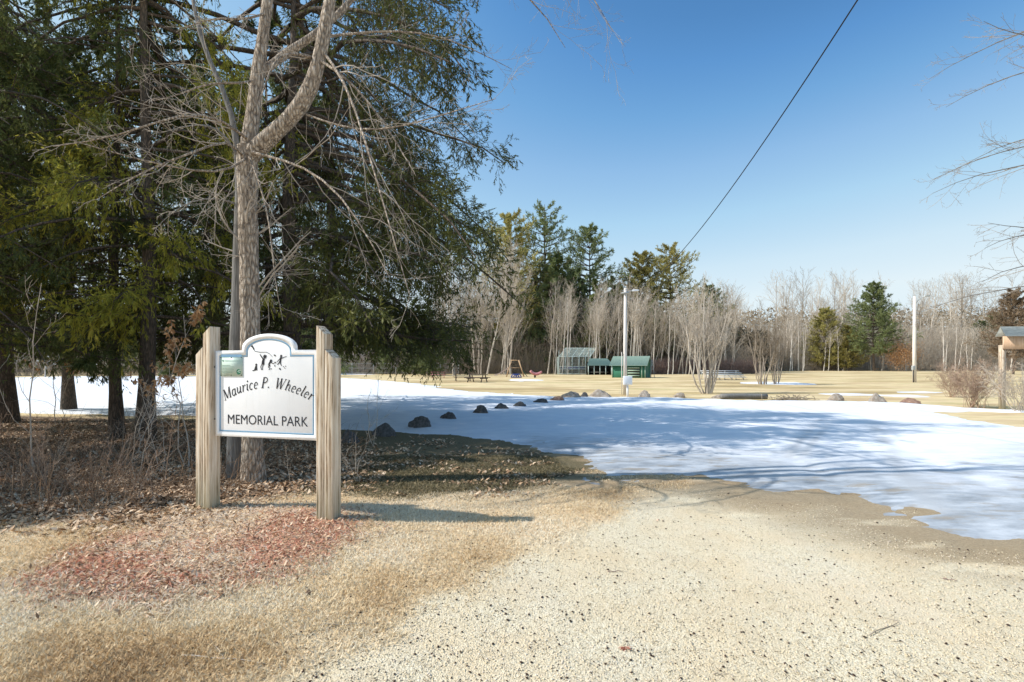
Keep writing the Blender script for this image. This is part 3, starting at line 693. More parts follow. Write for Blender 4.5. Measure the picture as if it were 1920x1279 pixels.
mb = MB(); ring(arch(.052), arch(.066), -.0205, -.0185, mb); mb.build('border_line', M['signb'], pan)
mb = MB(); ring(arch(.0), arch(.046), -.024, -.0182, mb); mb.build('raised_rim', M['signw'], pan)
YF = -.0205
def ribbon(mb, pts, w0, w1=None, y=YF):
    w1 = w0 if w1 is None else w1; P = np.array(pts, float); T = np.gradient(P, axis=0); T /= np.linalg.norm(T, axis=1, keepdims=True)+1e-9
    N = np.stack([-T[:, 1], T[:, 0]], 1); w = np.linspace(w0, w1, len(P))[:, None]/2
    V = np.concatenate([P+N*w, P-N*w]); n = len(P); V = np.stack([V[:, 0], np.full(2*n, y), V[:, 1]], 1)
    a_ = np.arange(n-1); mb.add(V, [np.stack([a_, a_+1, a_+1+n, a_+n], 1)])
def disc(mb, c, r, ry=None, y=YF, n=10):
    th = np.arange(n)/n*2*PI; V = np.stack([c[0]+r*np.cos(th), np.full(n, y), c[1]+(ry or r)*np.sin(th)], 1); mb.add(V, [np.arange(n)[None]])
# italic lettering on an arc, drawn with broad and fine strokes; x-height .62, capitals 1
def arc(cx_, cy_, rx, ry, a0, a1, n=10): return [(cx_+rx*math.cos(a_), cy_+ry*math.sin(a_)) for a_ in np.linspace(math.radians(a0), math.radians(a1), n)]
TH, TN = .135, .055
def ser(x, y, w=.16): return ([(x-w/2, y), (x+w/2, y)], .05)
G = {
 'M': (1.0, [([(.12, 0), (.14, 1)], TN), ([(.14, 1), (.46, .08)], TH), ([(.46, .08), (.84, 1)], TN), ([(.84, 1), (.84, 0)], TH), ser(.12, .02, .22), ser(.84, .02, .26), ser(.08, .98, .14), ser(.9, .98, .14)]),
 'a': (.56, [(arc(.25, .30, .20, .30, 60, 330, 14), .09), ([(.45, .62), (.43, .12), (.50, .02), (.58, .08)], .11)]),
 'u': (.62, [([(.02, .56), (.10, .62), (.10, .2), (.18, .04), (.32, .06), (.46, .22)], .095), ([(.48, .62), (.46, .12), (.53, .02), (.62, .08)], .11)]),
 'r': (.44, [([(.02, .56), (.12, .62), (.12, 0)], .115), ([(.12, .34), (.24, .56), (.36, .60)], .06), ([(.33, .60), (.40, .52)], .11)]),
 'i': (.30, [([(.02, .56), (.12, .62), (.12, .1), (.18, .02), (.27, .08)], .11), ([(.10, .80), (.18, .92)], .12)]),
 'c': (.48, [(arc(.25, .31, .20, .30, 55, 310, 14), .09), ([(.36, .50), (.38, .58)], .09)]),
 'e': (.50, [(arc(.25, .31, .19, .30, 10, 315, 14), .085), ([(.07, .30), (.43, .36)], .05)]),
 'P': (.72, [([(.14, 0), (.14, 1)], TH), (arc(.26, .74, .32, .25, 95, -95, 12), .09), ([(.10, .98), (.28, .99)], .05), ([(.14, .49), (.28, .49)], .05), ser(.14, .02, .3)]),
 '.': (.34, [([(.06, .0), (.06, .12)], .13)]),
 'W': (1.12, [([(.08, 1), (.30, 0)], TH), ([(.30, 0), (.56, 1)], TN), ([(.50, 1), (.72, 0)], TH), ([(.72, 0), (1.02, 1)], TN), ser(.08, .98, .24), ser(1.02, .98, .22), ser(.54, .98, .2)]),
 'h': (.62, [([(.04, .98), (.13, 1.02), (.12, 0)], .115), ([(.12, .38), (.26, .58), (.40, .60), (.46, .46), (.45, .1), (.52, .02), (.60, .08)], .09)]),
 'l': (.30, [([(.04, .98), (.13, 1.02), (.12, .1), (.18, .02), (.28, .08)], .115)]),
 ' ': (.30, [])}
nm_ = [MB(), MB(), MB()]; wi_ = 0
p0 = (su(425), sv(425, 751)); p1 = (su(506), sv(506, 727.5)); p2 = (su(587), sv(587, 753))
def circ(a_, b_, c_):
    A = np.array([[b_[0]-a_[0], b_[1]-a_[1]], [c_[0]-a_[0], c_[1]-a_[1]]])*2; r_ = np.array([b_[0]**2-a_[0]**2+b_[1]**2-a_[1]**2, c_[0]**2-a_[0]**2+c_[1]**2-a_[1]**2])
    o_ = np.linalg.solve(A, r_); return o_, math.hypot(a_[0]-o_[0], a_[1]-o_[1])
oc, orad = circ(p0, p1, p2); a0 = math.atan2(p0[1]-oc[1], p0[0]-oc[0]); a1 = math.atan2(p2[1]-oc[1], p2[0]-oc[0])
txt = 'Maurice P. Wheeler'; tot = sum(G[ch][0]+.07 for ch in txt); arcl = (a0-a1)*orad; hs_ = arcl/tot; vs_ = .112
cur = 0
for ch in txt:
    if ch == ' ': wi_ += 1
    adv, st = G[ch]; th = a0-(cur+adv/2)*hs_/orad; ct, stt = math.cos(th-PI/2), math.sin(th-PI/2)
    bx_, by_ = oc[0]+orad*math.cos(th), oc[1]+orad*math.sin(th)
    for pts, w in st:
        q = []
        for (x, y) in pts:
            x2 = (x-adv/2+.26*(y-.3))*hs_; y2 = y*vs_; q.append((bx_+x2*ct-y2*stt, by_+x2*stt+y2*ct))
        ribbon(nm_[wi_], q, w*.115)
    cur += adv+.07
[m_.build('name_lettering', M['signk'], pan) for m_ in nm_]
cu = bpy.data.curves.new('memorial_park_text', 'FONT'); cu.body = 'MEMORIAL PARK'; cu.size = .13; cu.space_character = 1.0
to = bpy.data.objects.new('tmp_text', cu); COL.objects.link(to); bpy.context.view_layer.update()
tme = bpy.data.meshes.new_from_object(to.evaluated_get(bpy.context.evaluated_depsgraph_get())); bpy.data.objects.remove(to)
cc = np.empty(len(tme.vertices)*3, np.float32); tme.vertices.foreach_get('co', cc); cc = cc.reshape(-1, 3)
mn, mx = cc.min(0), cc.max(0); u0, u1 = su(430), su(580); v0, v1 = sv(505, 797), sv(505, 779)
nc = np.stack([u0+(cc[:, 0]-mn[0])/(mx[0]-mn[0])*(u1-u0), np.full(len(cc), YF), v0+(cc[:, 1]-mn[1])/(mx[1]-mn[1])*(v1-v0)], 1)
tme.vertices.foreach_set('co', nc.astype(np.float32).ravel()); tme.update(); tme.materials.clear(); mesh_obj('park_lettering', tme, M['signk'], pan)
def cq(cx_, cy_): px, py = 400+cx_/6.09, 620+cy_/6.09; return (su(px), sv(px, py))
mb = MB(); S_ = 1/6.09/150
def rb(pts, w, w1=None): ribbon(mb, [cq(*p) for p in pts], w*S_, None if w1 is None else w1*S_)
def dc(x, y, r): disc(mb, cq(x, y), r*S_)
rb([(452, 172), (466, 190), (482, 214)], 22, 10); rb([(470, 208), (492, 236), (550, 247), (620, 246), (660, 266), (690, 300)], 6, 3)
rb([(548, 272), (582, 322)], 9, 13); dc(604, 298, 19); dc(618, 290, 8); rb([(594, 318), (584, 350), (582, 388)], 22, 34); rb([(568, 386), (556, 415), (566, 450)], 9, 7); rb([(588, 386), (576, 420), (577, 450)], 9, 7)
dc(506, 388, 11); rb([(506, 398), (500, 450)], 16, 38); rb([(462, 458), (500, 448)], 8, 12)
dc(674, 345, 14); rb([(668, 356), (650, 384), (662, 410)], 20, 16); rb([(676, 362), (696, 378), (712, 374)], 8, 6); rb([(650, 392), (646, 420), (664, 428)], 9, 8)
dc(718, 284, 8); rb([(706, 276), (732, 290)], 9, 5); dc(719, 364, 7); rb([(726, 372), (734, 356)], 5); dc(718, 402, 7)
dc(790, 290, 12); rb([(788, 302), (780, 345)], 20, 18); rb([(792, 318), (818, 306), (852, 294)], 8, 5); rb([(778, 318), (742, 358)], 8, 6); rb([(778, 345), (768, 368), (746, 388)], 12, 8); rb([(784, 345), (782, 375), (794, 402)], 12, 8)
rb([(768, 430), (786, 446)], 16, 12); dc(818, 412, 5); dc(840, 406, 5); dc(832, 428, 5); rb([(648, 442), (664, 440)], 9, 8); rb([(672, 440), (684, 432)], 8, 5)
mb.build('picture_of_playing_children', M['signk'], pan)
pq0, pq1 = cq(100, 520), cq(354, 276)
mb = MB(); mb.box(((pq0[0]+pq1[0])/2, -.0225, (pq0[1]+pq1[1])/2), (pq1[0]-pq0[0], .004, pq1[1]-pq0[1])); pq = mb.build('plaque', M['plq'], sign)
mb = MB(); YP = -.0262
for (xa, xb, y, w) in [(150, 330, 345, 4), (120, 215, 395, 4), (120, 255, 412, 4), (120, 250, 428, 4), (120, 255, 445, 4), (120, 235, 462, 4), (125, 240, 478, 3)]: ribbon(mb, [cq(xa, y), cq(xb, y)], w*S_, y=YP)
disc(mb, cq(132, 343), 9*S_, y=YP); mb.build('small_print', M['plql'], pq)
mb = MB(); ribbon(mb, [cq(110, 288), cq(345, 288)], 26*S_, y=YP); mb.build('header_band', M['signb'], pq)
mb = MB(); disc(mb, cq(312, 470), 27*S_, y=YP, n=16); em = mb.build('emblem', M['plqe'], pq)
mb = MB(); rb2 = lambda pts, w: ribbon(mb, [cq(*p) for p in pts], w*S_, y=YP-.0006)
rb2([(335, 455), (318, 452), (300, 468), (318, 474), (332, 476)], 6); mb.build('emblem_swirl', M['plq'], em)
mb = MB()
for x, y in [(108, 308), (226, 308), (340, 306), (110, 510), (226, 510), (342, 508)]: disc(mb, cq(x, y), 6*S_, y=YP)
mb.build('screws', M['signk'], pq)
def post(x0, side):
    xi = x0; w = .095; zlow = -.35
    xin0, xin1 = (xi, xi+w) if side > 0 else (xi-w, xi)
    xo0, xo1 = (xi+w+.002, xi+2*w+.002) if side > 0 else (xi-2*w-.002, xi-w-.002)
    zi, zo = (2.0, 1.76) if side > 0 else (2.02, 1.80)
    e = bpy.data.objects.new('post', None); link(e, sign); e.location = ((xi+side*w), 0, 0)
    for (a_, b_, zt_, nm) in ((xin0, xin1, zi, 'tall_timber'), (xo0, xo1, zo, 'short_timber')):
        hi, lo = (zt_, zt_-.085) if side > 0 else (zt_-.085, zt_)
        m_ = MB(); a2, b2 = a_-(xi+side*w), b_-(xi+side*w)
        m_.prism([(a2, zlow), (b2, zlow), (b2, lo), (a2, hi)], -.07, .07); m_.build(nm, M['timber'], e, bevel=.005)
post(W_+.012, 1); post(-.03, -1)
for u_ in (-.016, W_+.006):
    for z_ in (sv(500, 688), sv(500, 789)):
        m_ = MB(); m_.bar((u_-.022, -.008, z_), (u_+.022, -.008, z_), .008, 8); m_.build('bolt', M['bolt'], sign, True)

# ------------------------------------------------------------------ wood beyond the field
def white_pine(H, Wd, seed, base=.3, dens=1., shape=1.):
    global RNG
    RNG = np.random.default_rng(seed)
    z = np.linspace(-.2, H, 10); TP = np.stack([.15*np.sin(z*.25+seed), .12*np.cos(z*.2), z], 1); tb = MB(); tb.tubes(TP, .012*H*(1-z/H*.95)+.02, 8)
    P = []; R = []; h = base*H
    while h < H*.985:
        rel = (h/H-base)/(1-base); nb = int(RNG.integers(4, 7)*(1 if rel < .85 else .8))
        a0_ = RNG.random()*6.28
        for j in range(nb):
            L = Wd/2*((1-rel)**.72*shape+.09)*RNG.uniform(.5, 1.2)*(1 if rel > .12 else .6+3*rel)
            a_ = a0_+j*2*PI/nb+RNG.normal(0, .25); s = np.linspace(0, 1, 7)
            el = .05+.55*rel; zz = h+L*(el*s+.22*s**2-.18*s)+RNG.normal(0, .02*L, 7).cumsum()*.5
            P.append(np.stack([np.cos(a_)*L*s, np.sin(a_)*L*s, zz], 1)); R.append(np.linspace(.05+.012*L, .02, 7))
        h += H*.034*RNG.uniform(.8, 1.35)
    P = np.array(P); R = np.array(R); tb.tubes(P, R, 4)
    P2, R2 = spawn(P, R, int(11*dens), .22, 1, .8, .3, 4, .1, .10, .6, .4)
    cb = MB(); kl = 17
    PP = np.concatenate([P2]); n = len(PP); idx = np.repeat(np.arange(n), kl); tt = RNG.random(n*kl)*3; i0 = np.minimum(tt.astype(int), 2); fr = (tt-i0)[:, None]
    B = PP[idx, i0]*(1-fr)+PP[idx, i0+1]*fr+RNG.normal(0, .06, (n*kl, 3)); T = nrm(PP[idx, 3]-PP[idx, 0])
    D = nrm(T*.7+RNG.normal(0, .55, B.shape)+np.array([0, 0, .35]))
    tint = np.repeat(RNG.random(n), kl)*.5+RNG.random(n*kl)*.5
    cb.leaves(B, D, RNG.normal(size=B.shape), .38+.32*RNG.random(len(B)), .125, tint)
    return tb.mesh('trunk', True), cb.mesh('crown')
def bare_tree(H, seed, lean=.05, stems=1, dens=1., first=.3, thin=.011, fork=.35, ang=.55):
    global RNG
    RNG = np.random.default_rng(seed); P = []; R = []
    for s in range(stems):
        a_ = 0 if stems == 1 else RNG.uniform(0, 6.28); t_ = np.linspace(0, 1, 10)[:, None]; w = RNG.normal(0, .005*H, (10, 2)).cumsum(0); w[0] = 0
        ln = (lean if stems == 1 else RNG.uniform(.02, .2))*H; h = H*(1 if s == 0 else RNG.uniform(.65, 1)); b = (RNG.normal(0, .18, 2) if stems > 1 else (0, 0))
        P.append(np.concatenate([b[0]+np.cos(a_)*ln*t_+w[:, :1], b[1]+np.sin(a_)*ln*t_+w[:, 1:], -.1+h*t_], 1)); R.append((.0085*H if stems == 1 else .0062*H)*np.linspace(1, .2, 10))
    P = np.array(P); R = np.array(R); tb = MB(); tb.tubes(P, R, 6); cb = MB()
    P2, R2 = spawn(P, R, int((16 if stems == 1 else 9)*dens), first, .97, ang, fork, 6, .12, .12, .6, .3); cb.tubes(P2, np.maximum(R2, thin*1.3), 3)
    P3, R3 = spawn(P2, R2, 6, .15, 1, .6, .5, 5, .13, .10, .6, .3); cb.tubes(P3, np.maximum(R3, thin), 3)
    P4, R4 = spawn(P3, R3, 5, .1, 1, .6, .5, 3, .15, .06, .6, .4); cb.tubes(P4, np.maximum(R4, thin*.8), 3)
    return tb.mesh('trunk', True), cb.mesh('crown')
PINE = [white_pine(32, 21, 201, .30, 1.5, 1.15), white_pine(34, 20, 202, .38, .9, .9), white_pine(29, 21, 203, .25, 1.0, 1.0), white_pine(25, 17, 204, .22, 1.5, 1.1), white_pine(22, 17, 205, .10, 1.6)]
BARE = [bare_tree(22, 211, .05), bare_tree(18, 212, .12), bare_tree(15, 213, .20, 1, 1.1, .25), bare_tree(20, 214, .03, 1, .8, .55), bare_tree(12, 215, .15, 3), bare_tree(24, 216, .06, 1, 1.1, .45, .014, .35, .6)]
def pl(proto, mats, px, d, rot, sc, label, group=None, name='white_pine', cat='tree'):
    x = (px-CX)/F*d; return place_tree(name, proto[0], proto[1], M[mats[0]], M[mats[1]], (x, d, gz(x, d)-.05), label, cat, group, rot, sc)
def hscale(px_top, d, H): return (EYE+(HY-px_top)/F*d)/H
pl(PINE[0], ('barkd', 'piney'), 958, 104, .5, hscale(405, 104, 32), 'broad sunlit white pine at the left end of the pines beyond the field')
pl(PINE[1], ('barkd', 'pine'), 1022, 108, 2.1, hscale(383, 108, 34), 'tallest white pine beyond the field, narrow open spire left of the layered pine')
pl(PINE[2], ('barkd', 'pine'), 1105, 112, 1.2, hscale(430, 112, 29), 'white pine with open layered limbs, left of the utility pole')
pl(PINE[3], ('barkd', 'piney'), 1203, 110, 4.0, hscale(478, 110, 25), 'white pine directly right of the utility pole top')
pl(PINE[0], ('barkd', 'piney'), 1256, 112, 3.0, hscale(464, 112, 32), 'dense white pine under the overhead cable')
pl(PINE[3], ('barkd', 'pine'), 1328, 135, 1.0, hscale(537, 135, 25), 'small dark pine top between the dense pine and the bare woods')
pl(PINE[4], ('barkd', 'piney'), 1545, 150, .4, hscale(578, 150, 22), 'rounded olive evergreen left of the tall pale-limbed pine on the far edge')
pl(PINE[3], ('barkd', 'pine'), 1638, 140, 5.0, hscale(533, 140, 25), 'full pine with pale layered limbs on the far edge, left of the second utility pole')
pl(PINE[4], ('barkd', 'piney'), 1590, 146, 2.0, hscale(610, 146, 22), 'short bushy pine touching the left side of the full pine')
pl(PINE[3], ('barkd', 'farwood2'), 1900, 90, 2.2, hscale(545, 90, 25), 'thin brownish pine at the right edge behind the noticeboard')
# mid-distance evergreens on the left, under and between the drooping limbs
G_E = 'dark evergreens in the wood beyond the playground'
HF = [hemlock(16, 4.2, .26, .8, 85, 131, .42, 2.6, .1, .35, zmin=.7, gap=.3)]
rs = random.Random(17)
LE = 'dark evergreen in the wood beyond the playground and ball field'
for i in range(40):
    px = rs.uniform(560, 1300); d = rs.uniform(92, 122) if px > 880 else rs.uniform(78, 112)
    top = np.interp(px, [560, 700, 860, 920, 1050, 1150, 1300], [600, 585, 540, 500, 470, 520, 560])+rs.uniform(-10, 70)
    x = (px-CX)/F*d; s_ = hscale(top, d, 16)
    place_tree('hemlock_tree', HF[0][0], HF[0][1], M['barkd'], M[rs.choice(['hem', 'pine', 'pine'])], (x, d, -.05), LE, 'tree', G_E, rs.uniform(0, 6.28), s_)
for i in range(22):
    px = rs.uniform(-700, 620); d = rs.uniform(62, 100); s_ = rs.uniform(.35, .75)
    x = (px-CX)/F*d
    place_tree('hemlock_tree', HF[0][0], HF[0][1], M['barkd'], M[rs.choice(['hem', 'pine'])], (x, d, -.05), 'dark evergreen in the wood across the snow behind the grove', 'tree', 'dark evergreens across the snow', rs.uniform(0, 6.28), s_)
G_B = 'bare trees in the wood beyond the field'
LB = 'bare leafless tree in the wood beyond the field'
def bare(px, d, top, mats=None, k=None):
    k = rs.choice([0, 1, 2, 3, 5]) if k is None else k
    H = [22, 18, 15, 20, 12, 24][k]; s_ = max(.3, hscale(top, d, H))
    m = mats or rs.choice([('barkp', 'twig'), ('barkw', 'twigd'), ('barkp', 'twigd'), ('barkw', 'twig'), ('barkw', 'twig'), ('barkp', 'twig'), ('barkp', 'twigd')])
    pl(BARE[k], m, px, d, rs.uniform(-1.1, 1.1) if rs.random() < .75 else rs.uniform(0, 6.28), s_, LB, G_B, 'bare_tree')
for i in range(80):                               # behind and beside the pines
    px = rs.uniform(820, 1400); d = rs.uniform(96, 125)
    top = np.interp(px, [820, 940, 1050, 1150, 1250, 1330, 1400], [480, 470, 535, 560, 555, 540, 545])+rs.uniform(0, 90)
    bare(px, d, top)
for i in range(30):
    bare(rs.uniform(790, 985), rs.uniform(86, 102), rs.uniform(462, 570), rs.choice([('barkp', 'twig'), ('barkw', 'twig')]), rs.choice([0, 2, 5]))
for i in range(26):
    px = rs.uniform(1030, 1320); bare(px, rs.uniform(88.5, 91.5), rs.uniform(545, 610), ('white_bark', 'twig'), 3)
for i in range(45):                               # young pale trees along the near edge, behind backstop and shed
    px = rs.uniform(1015, 1330); d = rs.uniform(92, 98); bare(px, d, rs.uniform(530, 630), ('barkp', 'twig'), rs.choice([1, 2, 2]))
for i in range(72):                               # far edge on the right
    px = rs.uniform(1340, 2050); d = rs.uniform(150, 195); top = rs.uniform(542, 590)
    if rs.random() < .3: top = rs.uniform(520, 545)
    bare(px, d, top, None, rs.choice([0, 3, 3, 5, 1]))
for i in range(30):                               # slim pale trunks standing on the far edge
    px = rs.uniform(1400, 1900); bare(px, rs.uniform(143, 149), rs.uniform(585, 625), ('white_bark', 'twig'), rs.choice([3, 3, 1]))
for i in range(16):
    px = rs.uniform(1480, 1980); d = rs.uniform(152, 190)
    pl(PINE[rs.choice([3, 4])], ('barkd', 'pine'), px, d, rs.uniform(0, 6), hscale(rs.uniform(585, 630), d, 24), 'green conifer among the bare trees on the far edge', 'conifers among the far bare trees', 'pine_tree')
for i in range(12):
    px = rs.uniform(0, 900); d = rs.uniform(60, 95); bare(px, d, rs.uniform(490, 610))
for (px, d, top, lb) in [(1690, 138, 622, 'young beech holding pale orange leaves, left of the second utility pole')]:
    e = pl(BARE[4], ('barkp', 'twigr'), px, d, 1.0, hscale(top, d, 12), lb, None, 'beech_tree')
    n = 5200; RNG = np.random.default_rng(9); mb = MB(); B = RNG.normal(0, 1, (n, 3))*np.array([2.2, 2.2, 2.2])+np.array([0, 0, 5.2])
    mb.leaves(B, RNG.normal(size=(n, 3)), RNG.normal(size=(n, 3)), .34, .16); mb.build('leaves', M['deadleaf'], e)
# the tangle at the foot of the wood, and the farthest trees as one mass
def thicket(name, label, spans, n, hmax, mat, seed, L=(.8, 2.6), r=.02):
    global RNG
    RNG = np.random.default_rng(seed); P = []
    pts = []
    for (pa, da, pb, db, th, frac) in spans:
        m_ = int(n*frac); u = RNG.random(m_); d = da+(db-da)*u+RNG.random(m_)*th; px = pa+(pb-pa)*u; pts.append(np.stack([(px-CX)/F*d, d], 1))
    xy = np.concatenate(pts); m_ = len(xy); z0 = RNG.random(m_)**2.2*hmax
    D = nrm(RNG.normal(0, .55, (m_, 3))+np.array([0, 0, .9])); l = RNG.uniform(L[0], L[1], m_)[:, None]
    A = np.concatenate([xy, z0[:, None]], 1); bd = RNG.normal(0, .12, (m_, 3))*l
    P = np.stack([A, A+D*l*.5+bd, A+D*l], 1); R = np.stack([np.full(m_, r), np.full(m_, r*.8), np.full(m_, r*.4)], 1)
    mb = MB(); mb.tubes(P, R, 3); o = mb.build(name, mat); tag(o, label, 'undergrowth', None, 'stuff')
thicket('undergrowth', 'dim brown twiggy undergrowth at the foot of the wood beyond the field', [(560, 92, 1330, 96, 10, .5), (1330, 98, 1480, 150, 8, .2), (-800, 62, 560, 84, 8, .3)], 52000, 5.5, M['twigd'], 61)
thicket('undergrowth', 'pale brush along the far right edge of the field', [(1400, 150, 2200, 150, 14, 1)], 52000, 12, M['twig'], 62, (1, 4.0), .03)
thicket('undergrowth', 'reddish brush low along the wood edge right of the green shed', [(1200, 90, 1420, 97, 3, 1)], 9000, 2.2, M['twigr'], 63, (.5, 1.5), .02)
def wood_mass(name, label, span, n, hfun, mat, seed, lw=(.9, .3)):
    R_ = np.random.default_rng(seed); pa, da, pb, db, th = span; u = R_.random(n); d = da+(db-da)*u+R_.random(n)*th; px = pa+(pb-pa)*u
    x = (px-CX)/F*d; h = hfun(x, d)*R_.random(n)**.8; B = np.stack([x, d, h], 1)
    mb = MB(); t_ = fbm(x*.15, h*.2, 5, 3)*.7+R_.random(n)*.3; mb.leaves(B, R_.normal(size=(n, 3)), R_.normal(size=(n, 3)), lw[0], lw[1], t_); o = mb.build(name, mat); tag(o, label, 'woodland', None, 'stuff')
M['farwood'] = m_leaf('far_wood_twigs', [(.1, (.18, .14, .095)), (.5, (.36, .29, .20)), (1, (.55, .46, .34))], 0, .9, .05)
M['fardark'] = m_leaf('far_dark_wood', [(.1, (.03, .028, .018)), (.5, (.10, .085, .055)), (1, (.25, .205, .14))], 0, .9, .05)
wood_mass('far_wood', 'far-off brown wood closing the view behind the right-hand trees', (1330, 200, 2600, 200, 60), 60000, lambda x, d: 20+8*fbm(x*.08, d*0, 4), M['farwood'], 71, (1.6, .5))
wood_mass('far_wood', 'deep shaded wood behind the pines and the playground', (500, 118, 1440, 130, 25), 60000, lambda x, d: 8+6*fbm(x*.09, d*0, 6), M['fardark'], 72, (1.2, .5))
wood_mass('far_wood', 'far-off brown wood behind the grove on the left', (-1500, 105, 560, 115, 30), 45000, lambda x, d: 10+6*fbm(x*.09, d*0, 6), M['farwood'], 73, (1.2, .5))

# many-stemmed grey trees in the field
def stems_tree(px, py, top, seed, stems, spreadx, label, mats):
    global RNG
    RNG = np.random.default_rng(seed); x, y, z = gp(px, py); H = EYE+(HY-top)/F*y; e = thing('many_stemmed_tree', (x, y, z), label, 'tree'); P = []; R = []
    for s in range(stems):
        a_ = PI*(s+.5)/stems+RNG.normal(0, .2); t_ = np.linspace(0, 1, 10)[:, None]; h = H*RNG.uniform(.72, 1); w = RNG.normal(0, .010*H, (10, 2)).cumsum(0); w[0] = 0
        ex = -math.cos(a_)*spreadx*RNG.uniform(.6, 1.1); ey = RNG.uniform(-1, 1)*spreadx*.7; bx_ = ex*.45+RNG.normal(0, .05)
        P.append(np.concatenate([bx_*.6+ex*t_**.8+w[:, :1], ey*.2+ey*t_**.8+w[:, 1:], -.05+h*t_], 1)); R.append(.0085*H*RNG.uniform(.7, 1.2)*np.linspace(1, .2, 10))
    tb = MB(); P = np.array(P); R = np.array(R); tb.tubes(P, R, 6); cb = MB()
    P2, R2 = spawn(P, R, 9, .28, .95, .5, .32, 6, .12, .12, .55, .3); cb.tubes(P2, np.maximum(R2, .009), 3)
    P3, R3 = spawn(P2, R2, 5, .15, 1, .6, .5, 5, .12, .1, .6, .3); cb.tubes(P3, np.maximum(R3, .007), 3)
    P4, R4 = spawn(P3, R3, 4, .15, 1, .6, .5, 3, .12, .1, .6, .3); cb.tubes(P4, np.maximum(R4, .005), 3)
    tb.build('trunk', M[mats[0]], e, True); cb.build('crown', M[mats[1]], e)
stems_tree(1325, 738, 545, 81, 13, 1.0, 'tall many-stemmed pale grey tree by the rocks, in front of the silver bleachers', ('barkp', 'twig'))
stems_tree(1428, 721, 585, 82, 9, 1.3, 'shorter many-stemmed grey tree in the field, left clump of the pair', ('barkw', 'twigd'))
stems_tree(1456, 721, 600, 83, 8, 1.0, 'shorter many-stemmed grey tree in the field, right clump of the pair', ('barkw', 'twigd'))
def shrub(px, py, H, spread, seed, stems, label, mat, rad=.012):
    a_, c_, P3 = sapling_mesh(H, seed, stems, spread, rad, (10, 6, 4), .004, .35)
    e = thing('shrub', pg(px, py), label, 'shrub'); mesh_obj('stem', a_, M[mat], e); mesh_obj('twigs', c_, M[mat], e)
shrub(1822, 764, 1.95, .7, 91, 34, 'twiggy tan-brown shrub left of the noticeboard post', 'twigb')
shrub(1915, 772, 1.8, .7, 92, 22, 'twiggy brown shrub at the right edge below the noticeboard', 'twig')
shrub(1785, 745, 1.6, .7, 93, 22, 'low hazy shrub just behind the tan-brown one', 'twigb')

# ------------------------------------------------------------------ poles, cable, box
M['pole'] = m_noise('bleached_pole_wood', [(.3, (.62, .55, .47)), (.7, (.86, .80, .74))], (6, 6, .5), 2, .85, .4)
M['white'] = m_noise('white_paint', [(.3, (.84, .84, .84)), (.7, (.92, .92, .91))], (1, 1, 1), 3, .6, 0)
M['steel'] = m_noise('galvanised_steel', [(.3, (.36, .38, .38)), (.7, (.52, .54, .54))], (1, 1, 1), 8, .45, 0)
M['black'] = m_noise('black_rubber', [(.3, (.015, .015, .016)), (.7, (.03, .03, .03))], (1, 1, 1), 8, .6, 0)
x, y, z = gp(1172, 741); H = EYE+(HY-541)/F*y
e = thing('utility_pole', (x, y, z), 'bleached utility pole with a small lamp arm, by the far rocks', 'utility pole')
m_ = MB(); m_.tubes([[0, 0, -.3], [0, 0, 2], [.02, 0, H]], [.105, .10, .08], 12, True); m_.build('pole', M['pole'], e, True)
m_ = MB(); m_.bar((-.22, 0, H-.25), (.42, -.1, H-.12), .022); m_.box((0, -.05, H-.25), (.32, .30, .05)); m_.build('lamp_arm', M['steel'], e)
m_ = MB(); m_.prism([(.36, H-.17), (.72, H-.15), (.70, H-.08), (.40, H-.07)], -.16, -.02); m_.build('lamp', M['white'], e, bevel=.01)
m_ = MB(); m_.bar((-.19, -.05, -.1), (-.19, -.05, 2.3), .02); m_.build('conduit', M['pole'], e)
x2, y2, z2 = gp(1176, 743); y2 -= .35; x2 = (1176.5-CX)/F*y2
e2 = thing('meter_box', (x2, y2, z2), 'white metal box on a short post in front of the utility pole', 'box')
m_ = MB(); m_.beam((0, 0, -.2), (0, 0, .62), .09, .09); m_.build('post', M['white'], e2)
m_ = MB(); m_.box((0, -.03, .83), (.44, .20, .44)); b_ = m_.build('cabinet', M['white'], e2, bevel=.012)
m_ = MB(); m_.box((0, -.137, .83), (.38, .012, .38)); m_.build('door', M['white'], b_, bevel=.004)
ctop = np.array([x, y, z+H-.06])
far_ = pw(1275, 475, 15.5); nr = pw(1608, 0, 6.0)
end = np.array([2.0+.5, -9.0, 9.0])
# the cable hangs from the pole top over the lot to a pole behind the camera
A_ = ctop; dirh = nr[:2]-A_[:2]; Lh = np.linalg.norm(dirh); uh = dirh/Lh
kk = (475-HY)/F; # where its plan line passes the column 1275
q = (1275-CX)/F; tq = (A_[0]-q*A_[1])/(q*uh[1]-uh[0]); dq = A_[1]+uh[1]*tq; zq = EYE+(HY-475)/F*dq
c3 = np.polyfit([0, tq, Lh], [A_[2], zq, nr[2]], 2)
tt_ = np.linspace(0, 40, 60); CP = np.stack([A_[0]+uh[0]*tt_, A_[1]+uh[1]*tt_, np.polyval(c3, tt_)], 1)
m_ = MB(); m_.tubes(CP, np.full(60, .0095), 6); tag(m_.build('overhead_cable', M['black'], None, True), 'thin black cable slanting up across the blue sky from the utility pole', 'cable')
x, y, z = gp(1714.5, 717); H = EYE+(HY-556)/F*y
e = thing('utility_pole', (x, y, z), 'second utility pole far out in the field with a curved lamp arm and a meter', 'utility pole')
m_ = MB(); m_.tubes([[0, 0, -.3], [0, 0, 3], [.02, 0, H]], [.165, .155, .12], 12, True); m_.build('pole', M['pole'], e, True)
m_ = MB(); p_ = polyline([[0, 0, H-1.0, .03], [.25, -.05, H-.35, .03], [.9, -.1, H+.02, .03]], 8); m_.tubes(p_[:, :3], p_[:, 3], 6); m_.build('lamp_arm', M['steel'], e)
